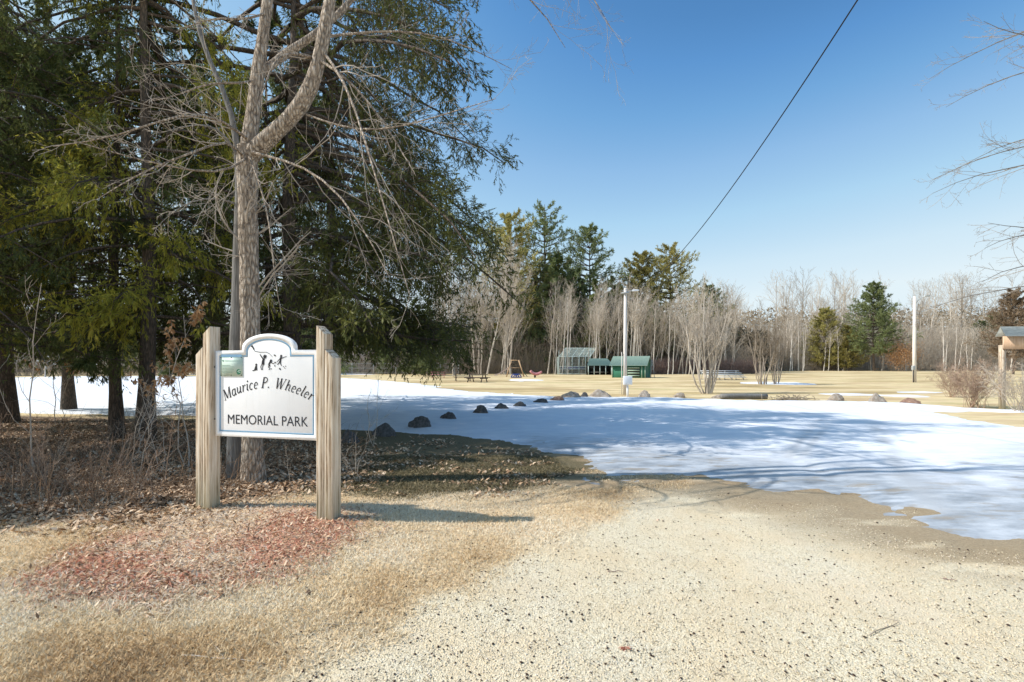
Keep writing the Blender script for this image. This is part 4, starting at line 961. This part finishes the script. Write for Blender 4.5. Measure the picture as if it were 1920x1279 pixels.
m_ = MB(); m_.prism([(.8, H-.05), (1.35, H-.02), (1.3, H+.10), (.85, H+.08)], -.22, .02); m_.build('lamp', M['steel'], e, bevel=.01)
m_ = MB(); m_.box((-.22, -.16, 1.35), (.26, .18, .42)); m_.build('meter', M['steel'], e, bevel=.02)
m_ = MB(); m_.bar((-.22, -.16, -.1), (-.22, -.16, 1.2), .04); m_.build('conduit', M['black'], e)

# noticeboard at the right edge
M['brownwood'] = wood('brown_board', [(.28, (.40, .22, .12)), (.45, (.66, .42, .26)), (.6, (.80, .58, .40)), (.8, (.88, .70, .52))])
M['shingle'] = m_noise('grey_shingles', [(.3, (.42, .44, .40)), (.7, (.66, .68, .62))], (1, 1, 6), 5, .9, .6)
x, y, z = pg(1879, 768); 
e = thing('noticeboard', (x, y, z), 'brown wooden board under a grey shingled roof on tall posts at the right edge', 'noticeboard', None, -.05)
for px_ in (0, 2.1):
    m_ = MB(); m_.beam((px_, 0, -.3), (px_, 0, 2.35), .14, .14); m_.build('post', M['timber'], e)
m_ = MB(); m_.box((1.13, -.10, 2.43), (2.36, .05, .46)); m_.build('board', M['brownwood'], e)
m_ = MB(); m_.beam((.0, -.03, 2.28), (2.1, -.03, 2.28), .08, .1); m_.build('crossbar', M['timber'], e)
m_ = MB(); 
for sy in (-1, 1):
    m_.add([[-.06, sy*.2, 2.66], [2.3, sy*.2, 2.66], [2.3, 0, 2.98], [-.06, 0, 2.98], [-.06, sy*.2, 2.70], [2.3, sy*.2, 2.70], [2.3, 0, 3.02], [-.06, 0, 3.02]], [np.array([[0,1,2,3],[4,5,6,7],[0,1,5,4],[3,2,6,7],[0,3,7,4],[1,2,6,5]])])
m_.build('roof', M['shingle'], e)

# ------------------------------------------------------------------ ball field: backstop, dugout, shed, bleachers
M['green'] = m_noise('green_painted_wood', [(.3, (.03, .15, .10)), (.7, (.06, .21, .135))], (12, 1, 1), 3, .7, .2)
M['greenroof'] = m_noise('green_metal_roof', [(.3, (.30, .42, .33)), (.7, (.42, .54, .43))], (8, 1, 1), 2, .55, .2)
M['dark'] = m_noise('dark_interior', [(.3, (.015, .018, .016)), (.7, (.03, .03, .03))], (1, 1, 1), 3, .9, 0)
M['galvg'] = m_noise('green_coated_pipe', [(.3, (.70, .84, .78)), (.7, (.82, .92, .87))], (1, 1, 1), 3, .5, 0)
def W(px, d): return (px-CX)/F*d
d0 = 90.; e = thing('baseball_backstop', (W(1048, d0), d0, gz(W(1048, d0), d0)), 'pale green chain-link baseball backstop with a slanted hood, left of the shed', 'backstop')
wA = W(1107, d0)-W(1048, d0); hl = 3.1; ht = 4.7; hx = 1.35; hy = 2.0
fr = MB()
def lattice(mb, o, u, v, nu, nv, r=.011):
    o, u, v = map(np.array, (o, u, v))
    P = []
    for i in range(nu+1): P.append([o+u*i/nu, o+u*i/nu+v])
    for i in range(nv+1): P.append([o+v*i/nv, o+v*i/nv+u])
    P = np.array(P, float); mb.tubes(P, np.full(P.shape[:2], r), 3)
ends = [0, .2, .42, .64, .84, 1.0]
for t_ in ends: fr.bar((wA*t_, 0, -.3), (wA*t_, 0, hl if t_ not in (0, 1.0) else hl+1.2), .045, 5); fr.bar((wA*t_, 0, hl), (wA*t_+hx, hy, ht), .045, 5)
for z_ in (.15, .95, 1.4, hl): fr.bar((0, 0, z_), (wA, 0, z_), .04, 5)
fr.bar((hx, hy, ht), (wA+hx, hy, ht), .045, 5); fr.bar((0, 0, hl), (-.0, 3.5, hl), .04, 5); fr.bar((0, 3.5, -.2), (0, 3.5, hl), .045, 5); fr.bar((wA+2.2, 3.5, -.2), (wA+2.2, 3.5, hl), .045, 5)
fr.build('frame', M['galvg'], e)
ms = MB(); lattice(ms, (0, 0, .0), (wA, 0, 0), (0, 0, hl), 24, 13); lattice(ms, (0, 0, hl), (wA, 0, 0), (hx, hy, ht-hl), 40, 20, .016); lattice(ms, (0, 0, 0), (0, 3.5, 0), (0, 0, hl), 12, 13); ms.build('chain_link', M['galvg'], e)
ms = MB(); ms.box((wA*.45, .12, 1.05), (wA*.8, .03, .55)); ms.build('back_board', m_noise('violet_grey_panel', [(.3, (.12, .11, .19)), (.7, (.18, .17, .26))], (1, 1, 1), 3, .8, 0), e)
d1 = 86.; e = thing('dugout', (W(1123, d1), d1, 0), 'small open-fronted dugout with a pale green roof between backstop and shed', 'dugout'); w1 = W(1146, d1)-W(1101, d1)
r_ = MB(); r_.add([[-w1/2-.1, -1.1, 1.55], [w1/2+.3, -1.1, 1.55], [w1/2-.5, .7, 2.65], [-w1/2+.5, .7, 2.65], [-w1/2-.1, -1.1, 1.65], [w1/2+.3, -1.1, 1.65], [w1/2-.5, .7, 2.75], [-w1/2+.5, .7, 2.75]], [np.array([[0,1,2,3],[4,5,6,7],[0,1,5,4],[3,2,6,7],[0,3,7,4],[1,2,6,5]])]); r_.build('roof', M['greenroof'], e)
r_ = MB(); r_.box((0, .9, 1.1), (w1-.1, .08, 2.2)); r_.box((-w1/2+.1, 0, .8), (.08, 1.7, 1.6)); r_.box((w1/2-.1, 0, .8), (.08, 1.7, 1.6)); r_.build('wall', M['dark'], e)
for i in range(5):
    r_ = MB(); r_.beam((-w1/2+.1+i*(w1-.2)/4, -.95, -.1), (-w1/2+.1+i*(w1-.2)/4, -.95, 1.56), .09, .09); r_.build('post', M['galvg'], e)
r_ = MB(); r_.box((0, .3, .45), (w1-.8, .35, .06)); r_.build('bench', M['pole'], e)
# shed
d2 = dist(708.5); xs0, xs1 = W(1147, d2), W(1210, d2); ws = xs1-xs0; zz_ = gz(xs0, d2)
e = thing('shed', ((xs0+xs1)/2, d2, zz_), 'green wooden shed with paler gable roof and louvred hatch behind the utility pole', 'shed', None, -.42)
hw_ = 1.72; hr = EYE+(HY-669)/F*(d2+1.6); dep = 3.6
r_ = MB(); r_.prism([(-ws/2, -.2), (ws/2, -.2), (ws/2, hw_), (-ws/2, hw_)], 0, .08); r_.prism([(-ws/2, -.2), (ws/2, -.2), (ws/2, hw_), (-ws/2, hw_)], dep-.08, dep)
for sx_ in (-ws/2+.002, ws/2-.082):
    V = [(sx_+dx, yy, zz2) for dx in (0, .08) for (yy, zz2) in ((.082, -.2), (dep-.082, -.2), (dep-.082, hw_), (dep/2, hr-.12), (.082, hw_))]
    r_.add(V, [np.array([[0, 1, 2, 3, 4]]), np.array([[9, 8, 7, 6, 5]]), np.array([[0, 1, 6, 5], [2, 3, 8, 7], [3, 4, 9, 8], [4, 0, 5, 9], [1, 2, 7, 6]])])
wl = r_.build('wall', M['green'], e)
for sg in (0, 1):
    r_ = MB(); ya, yb = (-.35, dep/2) if sg == 0 else (dep+.35, dep/2); xa, xb = -ws/2-.25, ws/2+.25
    za = hw_-.18
    r_.add([[xa, ya, za], [xb, ya, za], [xb, yb, hr], [xa, yb, hr], [xa, ya, za+.08], [xb, ya, za+.08], [xb, yb, hr+.08], [xa, yb, hr+.08]], [np.array([[0,1,2,3],[4,5,6,7],[0,1,5,4],[3,2,6,7],[0,3,7,4],[1,2,6,5]])])
    r_.build('roof', M['greenroof'], e)
r_ = MB(); r_.box((.15*ws, -.02, .75), (1.55, .05, 1.3)); h_ = r_.build('hatch', M['dark'], e)
r_ = MB()
for i in range(4): r_.box((.15*ws, -.07, .28+i*.33), (1.5, .03, .14))
r_.build('louvre', M['greenroof'], h_)
for xx_ in (-ws/2+.06, -.09*ws, .39*ws, ws/2-.06):
    r_ = MB(); r_.box((xx_, -.03, .75), (.10, .05, 1.52)); r_.build('trim', M['greenroof'], e)
# ladder-like frame right of the shed
e = thing('metal_stand', (W(1220, d2+1), d2+1, 0), 'thin pale metal stand leaning beside the right wall of the shed', 'stand'); r_ = MB()
for a_, b_ in (((0, 0, 0), (.1, .2, 2.3)), ((.5, 0, 0), (.25, .2, 2.3)), ((.1, .2, 2.3), (.25, .2, 2.3)), ((.03, .1, 1.1), (.4, .1, 1.1)), ((.3, 1., 0), (.2, .2, 2.2))): r_.bar(a_, b_, .035)
r_.build('frame', M['steel'], e)
# bleachers
d3 = dist(713); e = thing('bleachers', (W(1362, d3), d3, 0), 'low silver bleachers behind the tall many-stemmed tree', 'bleachers'); wb = 4.2
for i in range(4):
    r_ = MB(); r_.box((0, i*.6, .32+i*.22), (wb, .32, .06)); r_.build('seat', M['white'], e)
    if i: r_ = MB(); r_.box((0, i*.6-.28, .14+i*.22), (wb, .24, .04)); r_.build('footboard', M['steel'], e)
for xx_ in (-1.9, -.65, .65, 1.9):
    r_ = MB(); r_.bar((xx_, -.1, 0), (xx_, 2.1, 1.0), .03); r_.bar((xx_, 2.0, 0), (xx_, 2.0, .95), .03); r_.bar((xx_, .1, 0), (xx_, .1, .3), .03); r_.bar((xx_, -.1, .03), (xx_, 2.1, .03), .03); r_.build('frame', M['steel'], e)

# ------------------------------------------------------------------ playground and picnic tables
M['tanwood'] = m_noise('tan_wood', [(.3, (.42, .27, .15)), (.7, (.60, .42, .26))], (2, 2, 2), 3, .8, .2)
M['pink'] = m_noise('faded_red_plastic', [(.3, (.50, .18, .20)), (.7, (.62, .28, .28))], (1, 1, 1), 3, .5, 0)
M['blue'] = m_noise('blue_plastic', [(.3, (.03, .06, .24)), (.7, (.05, .09, .32))], (1, 1, 1), 3, .5, 0)
M['pgrey'] = m_noise('pale_pink_slide', [(.3, (.55, .45, .46)), (.7, (.68, .58, .58))], (1, 1, 1), 3, .5, 0)
M['dkwood'] = m_noise('dark_weathered_wood', [(.3, (.05, .04, .035)), (.7, (.14, .11, .09))], (2, 2, 2), 3, .9, .2)
d4 = 72.; e = thing('playground_slide', (W(966, d4), d4, 0), 'small wooden climbing frame with a pale slide running down to the left', 'slide')
for sx_ in (-.55, .55):
    for sy_ in (-.5, .5):
        r_ = MB(); r_.beam((sx_*2.3, sy_*1.4, -.1), (sx_*.9, sy_, 2.3), .16, .16); r_.build('leg', M['tanwood'], e)
r_ = MB(); r_.box((0, 0, 1.25), (1.3, 1.1, .08)); r_.build('deck', M['tanwood'], e)
r_ = MB(); r_.beam((-.7, -.5, 2.3), (.7, -.5, 2.3), .12, .12); r_.beam((-.7, .5, 2.3), (.7, .5, 2.3), .12, .12); r_.build('top_rail', M['tanwood'], e)
r_ = MB(); sp = polyline([[-.6, -.2, 1.35, .3], [-1.4, -.2, .9, .3], [-2.3, -.2, .28, .3], [-2.9, -.2, .16, .3]], 9)
for i in range(8):
    a_, b_ = sp[i, :3], sp[i+1, :3]; V = [a_+[0, -.28, 0], a_+[0, .28, 0], b_+[0, .28, 0], b_+[0, -.28, 0], a_+[0, -.28, .16], b_+[0, -.28, .16], a_+[0, .28, .16], b_+[0, .28, .16]]
    r_.add(V, [np.array([[0, 1, 2, 3], [0, 3, 5, 4], [1, 2, 7, 6]])])
r_.build('chute', M['pgrey'], e)
r_ = MB(); r_.beam((.75, -.3, 1.25), (1.7, -.3, 0), .1, .08); r_.beam((.75, .3, 1.25), (1.7, .3, 0), .1, .08)
for i in range(4): r_.bar((.85+i*.22, -.3, 1.1-i*.29), (.85+i*.22, .3, 1.1-i*.29), .03)
r_.build('ladder', M['green'], e)
d5 = 66.; e = thing('play_tunnel', (W(968, d5), d5, 0), 'low dark blue plastic crawl tunnel in front of the slide', 'play tunnel')
r_ = MB(); th = np.linspace(0, PI, 9)
for i in range(3):
    P = np.stack([.55*np.cos(th)+i*.5-.5, 0*th, .75*np.sin(th)], 1); r_.tubes(P+np.array([0, -.5+.5*i, 0]), np.full(9, .13), 6, True)
r_.build('arch', M['blue'], e, True); e.scale = (.62, .62, .6)
r_ = MB(); r_.box((0, 0, .12), (2.0, 1.1, .22)); r_.build('base', M['blue'], e, bevel=.04)
e = thing('spring_rider', (W(1003, 66), 66, 0), 'faded red and grey ride-on toy to the right of the blue tunnel', 'ride-on toy')
r_ = MB(); p_ = polyline([[-.6, 0, .9, .16], [-.2, 0, .45, .2], [.4, 0, .4, .2], [.9, 0, .8, .12]], 8); r_.tubes(p_[:, :3], p_[:, 3], 8, True); r_.build('body', M['pink'], e, True)
r_ = MB(); r_.bar((0, 0, 0), (0, 0, .4), .12, 8); r_.build('spring', M['black'], e)
r_ = MB(); r_.bar((-.45, -.25, .85), (-.45, .25, .85), .04); r_.build('handle', M['black'], e)
def picnic(px, py, rot, label, mat='dkwood'):
    x, y, z = gp(px, py); e = thing('picnic_table', (x, y, z), label, 'picnic table', 'picnic tables by the playground', rot)
    r_ = MB(); [r_.box((0, -.3+i*.15, .74), (1.9, .135, .05)) for i in range(5)]; r_.build('tabletop', M[mat], e)
    for s_ in (-1, 1):
        r_ = MB(); [r_.box((0, s_*(.68+i*.14), .43), (1.9, .12, .05)) for i in range(2)]; r_.build('bench_seat', M[mat], e)
        for q in (-1, 1):
            r_ = MB(); r_.beam((s_*.7, q*.65, 0), (s_*.7, q*.22, .71), .05, .1); r_.build('leg', M[mat], e)
        r_ = MB(); r_.beam((s_*.7, -.8, .38), (s_*.7, .8, .38), .05, .1); r_.build('crossbar', M[mat], e)
picnic(868, 715, .2, 'dark picnic table nearest the playground slide')
picnic(895, 717, -.4, 'dark picnic table partly overlapping its neighbours, right one of the three')
picnic(822, 709, .1, 'faded red picnic table farther back behind the hanging branch', 'pink')
# white fence posts with a rail by the playground
e = thing('post_and_wire_fence', (0, 88, 0), 'low fence of thin pale posts and wire behind the playground', 'fence')
xl = [W(p_, 88) for p_ in (560, 610, 660, 700, 742, 764, 790, 826, 860)]
for x_ in xl:
    r_ = MB(); r_.bar((x_, 0, -.2), (x_, 0, 2.0), .05); r_.build('post', M['steel'], e)
r_ = MB(); [r_.bar((xl[0], 0, z_), (xl[-1], 0, z_), .02, 4) for z_ in (.3, 1.1, 1.95)]; lattice(r_, (xl[0], 0, .2), (xl[-1]-xl[0], 0, 0), (0, 0, 1.7), 110, 7, .008); r_.build('wire', M['steel'], e)
# house glimpsed through the left-hand trees
M['siding'] = m_noise('pale_pink_siding', [(.3, (.62, .50, .48)), (.7, (.72, .60, .58))], (.2, .2, 8), 3, .8, .2)
M['roofg'] = m_noise('grey_roof', [(.3, (.14, .13, .13)), (.7, (.22, .21, .20))], (1, 1, 4), 3, .9, .2)
M['glass'] = m_noise('dark_window_glass', [(.3, (.03, .035, .04)), (.7, (.05, .06, .07))], (1, 1, 1), 1, .1, 0)
dh = 120.; e = thing('house', (W(668, dh), dh, 0), 'pale pink house glimpsed through the trees right of the signpost', 'house')
r_ = MB(); r_.prism([(-4.5, -.2), (4.5, -.2), (4.5, 5), (0, 7.6), (-4.5, 5)], 0, 7); r_.build('wall', M['siding'], e)
for s_ in (-1, 1):
    r_ = MB(); r_.add([[s_*5, -.4, 4.75], [0, -.4, 7.65], [0, 7.4, 7.65], [s_*5, 7.4, 4.75], [s_*5, -.4, 4.95], [0, -.4, 7.85], [0, 7.4, 7.85], [s_*5, 7.4, 4.95]], [np.array([[0,1,2,3],[4,5,6,7],[0,1,5,4],[3,2,6,7],[0,3,7,4],[1,2,6,5]])]); r_.build('roof', M['roofg'], e)
for (x_, z_) in ((-2.5, 1.6), (2.5, 1.6), (-2.2, 4), (2.2, 4)):
    r_ = MB(); r_.box((x_, -.02, z_), (1.1, .06, 1.4)); f_ = r_.build('window', M['white'], e); r_ = MB(); r_.box((x_, -.06, z_), (.9, .03, 1.2)); r_.build('pane', M['glass'], f_)

# ------------------------------------------------------------------ loose ground cover
def inpoly_pts(n, pxr, dr, cond, seed):
    R_ = np.random.default_rng(seed); d = dr[0]*(dr[1]/dr[0])**R_.random(n)
    px = R_.uniform(pxr[0], pxr[1], n); x = (px-CX)/F*d; k = cond(x, d, R_); return x[k], d[k], R_
def scatter_leaf(name, label, cat, mat, x, y, R_, L, Wd, tilt, lift=.004, tint=None, up=0.):
    n = len(x); z = ground_z(x, y)+lift; a_ = R_.uniform(0, 2*PI, n)
    nz = near_z(x, y)
    B = np.stack([x, y, z+nz], 1); D = np.stack([np.cos(a_), np.sin(a_), np.abs(R_.normal(0, tilt, n))+up], 1)
    N = R_.normal(size=(n, 3))*.35+np.array([0, 0, 1.]); mb = MB(); mb.leaves(B, D, N, L, Wd, R_.random(n) if tint is None else tint); o = mb.build(name, mat); return tag(o, label, cat, None, 'stuff')
def near_z(x, y):
    g2 = sstep(-.10, .12, polysd(x, y, GRAVEL)); l2 = sstep(-.3, .3, polysd(x, y, LITTER)+.8*(fbm(x*1.5, y*1.5, 12)-.5))
    return (1-g2)*.018*(fbm(x*7, y*7, 6, 3)-.5)+l2*.05*(fbm(x*4, y*4, 8, 3)-.5)
cl = lambda x, y, R_: (np.maximum(sstep(-.5, .4, polysd(x, y, LITTER)+.8*(fbm(x*1.5, y*1.5, 12)-.5)), .45*sstep(.45, .6, fbm(x*1.6, y*3, 91))*sstep(-.4, .2, polysd(x, y, DAMP_SHADE))) > R_.random(len(x))) & (snow_sd(x, y) < .02)
x, y, R_ = inpoly_pts(80000, (-350, 1120), (4.6, 15), cl, 1)
scatter_leaf('leaf_litter', 'brown fallen leaves covering the ground under the grove', 'fallen leaves', M['litter'], x, y, R_, .05+.05*R_.random(len(x)), .035, .35)
RNG = np.random.default_rng(77); R_ = np.random.default_rng(78)
cw = lambda x, y, R_: (polysd(x, y, LITTER) > .15) & (fbm(x*1.2, y*1.2, 95)+.18*sstep(-1.5, -4.5, x) > .46+.25*(x > -3.3)) & (snow_sd(x, y) < 0)
x, y, R_ = inpoly_pts(4200, (-300, 720), (5.3, 12), cw, 79)
n = len(x); A = np.stack([x, y, ground_z(x, y)-.01], 1); D = nrm(R_.normal(0, .45, (n, 3))*np.array([1, 1, .3])+np.array([0, 0, .8])); l = (.12+.75*R_.random(n)**2)[:, None]; bd = R_.normal(0, .10, (n, 3))*l
P = np.stack([A, A+D*l*.4+bd*.6, A+D*l*.75+bd, A+D*l+bd*1.6-np.array([0, 0, .12])*l], 1); P[..., 2] = np.maximum(P[..., 2], A[:, None, 2]+.01)
mb = MB(); mb.tubes(P, np.stack([np.full(n, q) for q in (.0032, .0028, .0022, .0012)], 1), 3); tag(mb.build('dead_stems', M['stem']), 'tangle of thin brown dead stems standing in the fallen leaves', 'dead stems', None, 'stuff')
cs_ = lambda x, y, R_: (sstep(-.25, .3, polysd(x, y, MULCH)+.5*(fbm(x*2, y*2, 14)-.5)) > R_.random(len(x)))
x, y, R_ = inpoly_pts(40000, (-60, 740), (3.0, 6.2), cs_, 2)
isred = redness(x, y)+.22*R_.normal(size=len(x)) > .04
k = ~isred
scatter_leaf('straw', 'pale matted straw lying around the sign posts', 'straw', M['straw'], x[k], y[k], R_, .05+.07*R_.random(k.sum()), .006, .22, .004, .5+.5*R_.random(k.sum()))
k = isred
scatter_leaf('russet_moss', 'russet red matted grass in front of the sign', 'grass', M['redgrass'], x[k], y[k], R_, .03+.05*R_.random(k.sum()), .007, .35)
x, y, R_ = inpoly_pts(9000, (-60, 740), (3.0, 6.2), cs_, 12)
scatter_leaf('leaf_scraps', 'scraps of brown leaf and bark on the mound around the sign', 'fallen leaves', M['litter'], x, y, R_, .02+.04*R_.random(len(x)), .018, .5, .012)
gsd = lambda x, y: polysd(x, y, GRAVEL)+.55*(fbm(x*2, y*2, 9)-.5)+.25*(fbm(x*7, y*7, 19)-.5)
cg = lambda x, y, R_: (gsd(x, y) < .15*R_.normal(size=len(x))) & (snow_sd(x, y) < .0) & (polysd(x, y, LITTER) < .3*R_.random(len(x))) & (polysd(x, y, MULCH) < .3*R_.random(len(x)))
x, y, R_ = inpoly_pts(330000, (-80, 1300), (2.35, 9), cg, 3)
k = damp_shading(x, y) < R_.random(len(x)); xd, yd = x[~k], y[~k]; x, y = x[k], y[k]
tn = np.clip(1.5*(fbm(x*1.4, y*1.4, 51, 5)-.5)+.47+.5*R_.random(len(x)), 0, 1)
scatter_leaf('dry_grass', 'short dry tan grass on the verge', 'grass', M['grass'], x, y, R_, .018+.034*R_.random(len(x)), .0035+.003*R_.random(len(x)), .7, .0, tn, .15)
M['damp_shaded'] = m_leaf('shaded_damp_grass', [(.1, (.04, .036, .02)), (.5, (.15, .13, .06)), (1, (.42, .32, .19))], .15, .8, .6)  # blades for the wet zone, tree shade included in their colour
scatter_leaf('shaded_damp_grass', 'wet grass coloured darker for tree shade, between the sign and the snow', 'grass', M['damp_shaded'], xd, yd, R_, .03+.05*R_.random(len(xd)), .008, .5, .0, None, .1)
# gravel stones
cgv = lambda x, y, R_: (gsd(x, y) > .12*R_.normal(size=len(x))) & (snow_sd(x, y) < -.1)
x, y, R_ = inpoly_pts(120000, (300, 2000), (2.35, 7.5), cgv, 4)
n = len(x); s_ = (.0016+.0075*R_.random(n)**6); z = ground_z(x, y)+s_*.25
oc_ = np.array([[1, 0, 0], [-1, 0, 0], [0, 1, 0], [0, -1, 0], [0, 0, .75], [0, 0, -.6]]); a_ = R_.uniform(0, 6.28, n)
ov = oc_[None]*(s_[:, None, None])*(1+.5*R_.normal(size=(n, 6, 1)).clip(-1, 1)*.6); ca, sa = np.cos(a_)[:, None], np.sin(a_)[:, None]
V = np.stack([ov[..., 0]*ca-ov[..., 1]*sa+x[:, None], ov[..., 0]*sa+ov[..., 1]*ca+y[:, None], ov[..., 2]+z[:, None]], -1)
tf = np.array([[0, 2, 4], [2, 1, 4], [1, 3, 4], [3, 0, 4], [2, 0, 5], [1, 2, 5], [3, 1, 5], [0, 3, 5]]); Fs = (np.arange(n)[:, None, None]*6+tf[None]).reshape(-1, 3)
me = np_mesh('gravel', V.reshape(-1, 3), [Fs], np.repeat(R_.random(n), 6)); o = mesh_obj('gravel', me, M['stone']); tag(o, 'fine pale gravel of the car park', 'gravel', None, 'stuff')
# hemlock cones and bark crumbs strewn over grass and gravel
cd_ = lambda x, y, R_: (snow_sd(x, y) < .05) & (R_.random(len(x)) < np.interp(x, [-4, 0, 2.5, 6], [.5, 1, .4, .12]))
x, y, R_ = inpoly_pts(9000, (-50, 1950), (2.35, 8), cd_, 5)
n = len(x); s_ = .0022+.0085*R_.random(n)**3; a_ = R_.uniform(0, 6.28, n); ov = oc_[None]*s_[:, None, None]*np.array([1.3, .8, .9]); ca, sa = np.cos(a_)[:, None], np.sin(a_)[:, None]
V = np.stack([ov[..., 0]*ca-ov[..., 1]*sa+x[:, None], ov[..., 0]*sa+ov[..., 1]*ca+y[:, None], ov[..., 2]+(ground_z(x, y)+s_*.6)[:, None]], -1); Fs = (np.arange(n)[:, None, None]*6+tf[None]).reshape(-1, 3)
o = mesh_obj('cone_litter', np_mesh('cone_litter', V.reshape(-1, 3), [Fs], np.repeat(R_.random(n), 6)), M['debris']); tag(o, 'tiny dark hemlock cones and crumbs strewn over gravel and grass', 'cone litter', None, 'stuff')
x, y, R_ = inpoly_pts(6000, (-50, 1950), (2.35, 8), lambda x, y, R_: (snow_sd(x, y) < .05), 15)
scatter_leaf('needle_litter', 'thin brown needles and stem bits lying on gravel and grass', 'needle litter', M['debris'], x, y, R_, .02+.05*R_.random(len(x))**2, .0028, .12, .008)
# fallen sticks and single leaves
def stick(pts, r, label, mat='twigd', fork=None):
    P = np.array([gp(*p) for p in pts]); P[:, 2] += r*1.2+.004; q = polyline(np.c_[P, np.full(len(P), r)], 10); q[:, 2] += .004*np.sin(np.arange(10)*1.3)
    mb = MB(); mb.tubes(q[:, :3], q[:, 3]*np.linspace(1, .4, 10), 5, True)
    if fork: 
        P = np.array([gp(*p) for p in fork]); P[:, 2] += r+.004; q = polyline(np.c_[P, np.full(len(P), r*.7)], 7); mb.tubes(q[:, :3], q[:, 3]*np.linspace(1, .4, 7), 5, True)
    tag(mb.build('stick', M[mat]), label, 'stick')
stick([(1630, 1194), (1665, 1176), (1695, 1172), (1688, 1165), (1650, 1158)], .003, 'thin bent twig lying on the gravel at the lower right')
stick([(1140, 1072), (1168, 1070)], .004, 'short reddish twig on the gravel in the middle', 'twigr')
stick([(1768, 1087), (1795, 1091)], .005, 'short reddish twig on the gravel at the right', 'twigr')
stick([(1338, 1262), (1366, 1260)], .003, 'small curved twig at the bottom centre-right of the gravel')
stick([(600, 1176), (660, 1174), (706, 1173)], .004, 'dark twig on the grass just left of the gravel')
stick([(340, 1232), (420, 1238), (500, 1247)], .004, 'long pale twig on the grass at the bottom left', 'twig', [(420, 1238), (412, 1222), (398, 1212)])
stick([(770, 1002), (820, 1000), (832, 1006)], .005, 'dark curved twig in the grass right of the sign shadow')
stick([(1295, 1200), (1303, 1216)], .003, 'tiny twig upright on the page in the lower middle of the gravel')
def leaf1(px, py, L, mat, label, n=3, sd=1):
    R_ = np.random.default_rng(sd); b = np.array(gp(px, py)); mb = MB(); B = np.tile(b+np.array([0, 0, .012]), (n, 1)); D = R_.normal(size=(n, 3))*np.array([1, 1, .25]); mb.leaves(B, D, R_.normal(size=(n, 3))*.3+np.array([0, 0, 1.]), L, L*.45, R_.random(n)); tag(mb.build('fallen_leaf', M[mat]), label, 'leaf')
leaf1(1172, 1214, .045, 'redgrass', 'curled reddish-brown leaf on the gravel near the bottom', 5, 3)
leaf1(441, 993, .06, 'deadleaf', 'orange leaf lying in the straw between the signposts', 2, 4)
leaf1(425, 1226, .05, 'grass', 'pale dry leaf on the grass at the bottom left', 3, 5)
leaf1(575, 1120, .05, 'debris', 'dark shrivelled leaf cluster on the grass below the sign', 7, 6)
leaf1(1235, 975, .04, 'redgrass', 'small russet leaf near the edge of the ice', 3, 7)

# ------------------------------------------------------------------ light, sky, camera
az = math.radians(4); el = math.radians(42.5)
sv_ = Vector((-math.cos(az)*math.cos(el), -math.sin(az)*math.cos(el), math.sin(el)))
ld = bpy.data.lights.new('sun', 'SUN'); ld.energy = 5.0; ld.angle = math.radians(.53); ld.color = (1, .965, .91)
lo_ = bpy.data.objects.new('sun', ld); link(lo_); lo_.rotation_euler = sv_.to_track_quat('Z', 'Y').to_euler()
w = bpy.data.worlds.new('World'); SC.world = w; w.use_nodes = True; nt = w.node_tree
sk = nt.nodes.new('ShaderNodeTexSky'); sk.sky_type = 'NISHITA'; sk.sun_disc = False; sk.sun_elevation = el
sk.sun_rotation = math.atan2(sv_.x, sv_.y); sk.air_density = 1.0; sk.dust_density = .8; sk.ozone_density = 2.0; sk.altitude = 150
sep = nt.nodes.new('ShaderNodeSeparateColor'); nt.links.new(sk.outputs[0], sep.inputs[0])
dv = nt.nodes.new('ShaderNodeMath'); dv.operation = 'MULTIPLY'; dv.inputs[1].default_value = .25; nt.links.new(sep.outputs[0], dv.inputs[0])
cr_ = nt.nodes.new('ShaderNodeValToRGB'); nt.links.new(dv.outputs[0], cr_.inputs[0])     # haze colour by sky brightness
s2l = lambda c: tuple((v/255/12.92 if v/255 < .04 else ((v/255+.055)/1.055)**2.4) for v in c)
el_ = cr_.color_ramp.elements; stops_ = [(.80, (68, 118, 176)), (.95, (82, 134, 190)), (1.03, (92, 146, 203)), (1.17, (112, 164, 214)), (1.39, (141, 184, 225)), (1.76, (168, 207, 235)), (2.45, (201, 225, 240)), (3.3, (220, 235, 242))]
el_[0].position = stops_[0][0]/4; el_[0].color = (*s2l(stops_[0][1]), 1); el_[1].position = stops_[-1][0]/4; el_[1].color = (*s2l(stops_[-1][1]), 1)
for p_, c_ in stops_[1:-1]: q_ = el_.new(p_/4); q_.color = (*s2l(c_), 1)
ml_ = nt.nodes.new('ShaderNodeVectorMath'); ml_.operation = 'SCALE'; ml_.inputs['Scale'].default_value = 10.; nt.links.new(cr_.outputs[0], ml_.inputs[0])
nt.links.new(ml_.outputs[0], nt.nodes['Background'].inputs['Color']); nt.nodes['Background'].inputs['Strength'].default_value = .108
SC.cycles.max_bounces = 5; SC.cycles.diffuse_bounces = 3; SC.cycles.glossy_bounces = 2; SC.cycles.transmission_bounces = 2
cd = bpy.data.cameras.new('camera'); cam = link(bpy.data.objects.new('camera', cd)); SC.camera = cam
cd.sensor_width = 36; cd.lens = 36*F/1920; cd.clip_end = 6000; cd.clip_start = .05; cd.shift_y = (HY-639.5)/1920
cam.location = (0, 0, EYE); cam.rotation_euler = (PI/2, 0, 0)
SC.view_settings.view_transform = 'Standard'; SC.view_settings.look = 'None'; SC.view_settings.exposure = 0; SC.view_settings.gamma = 1
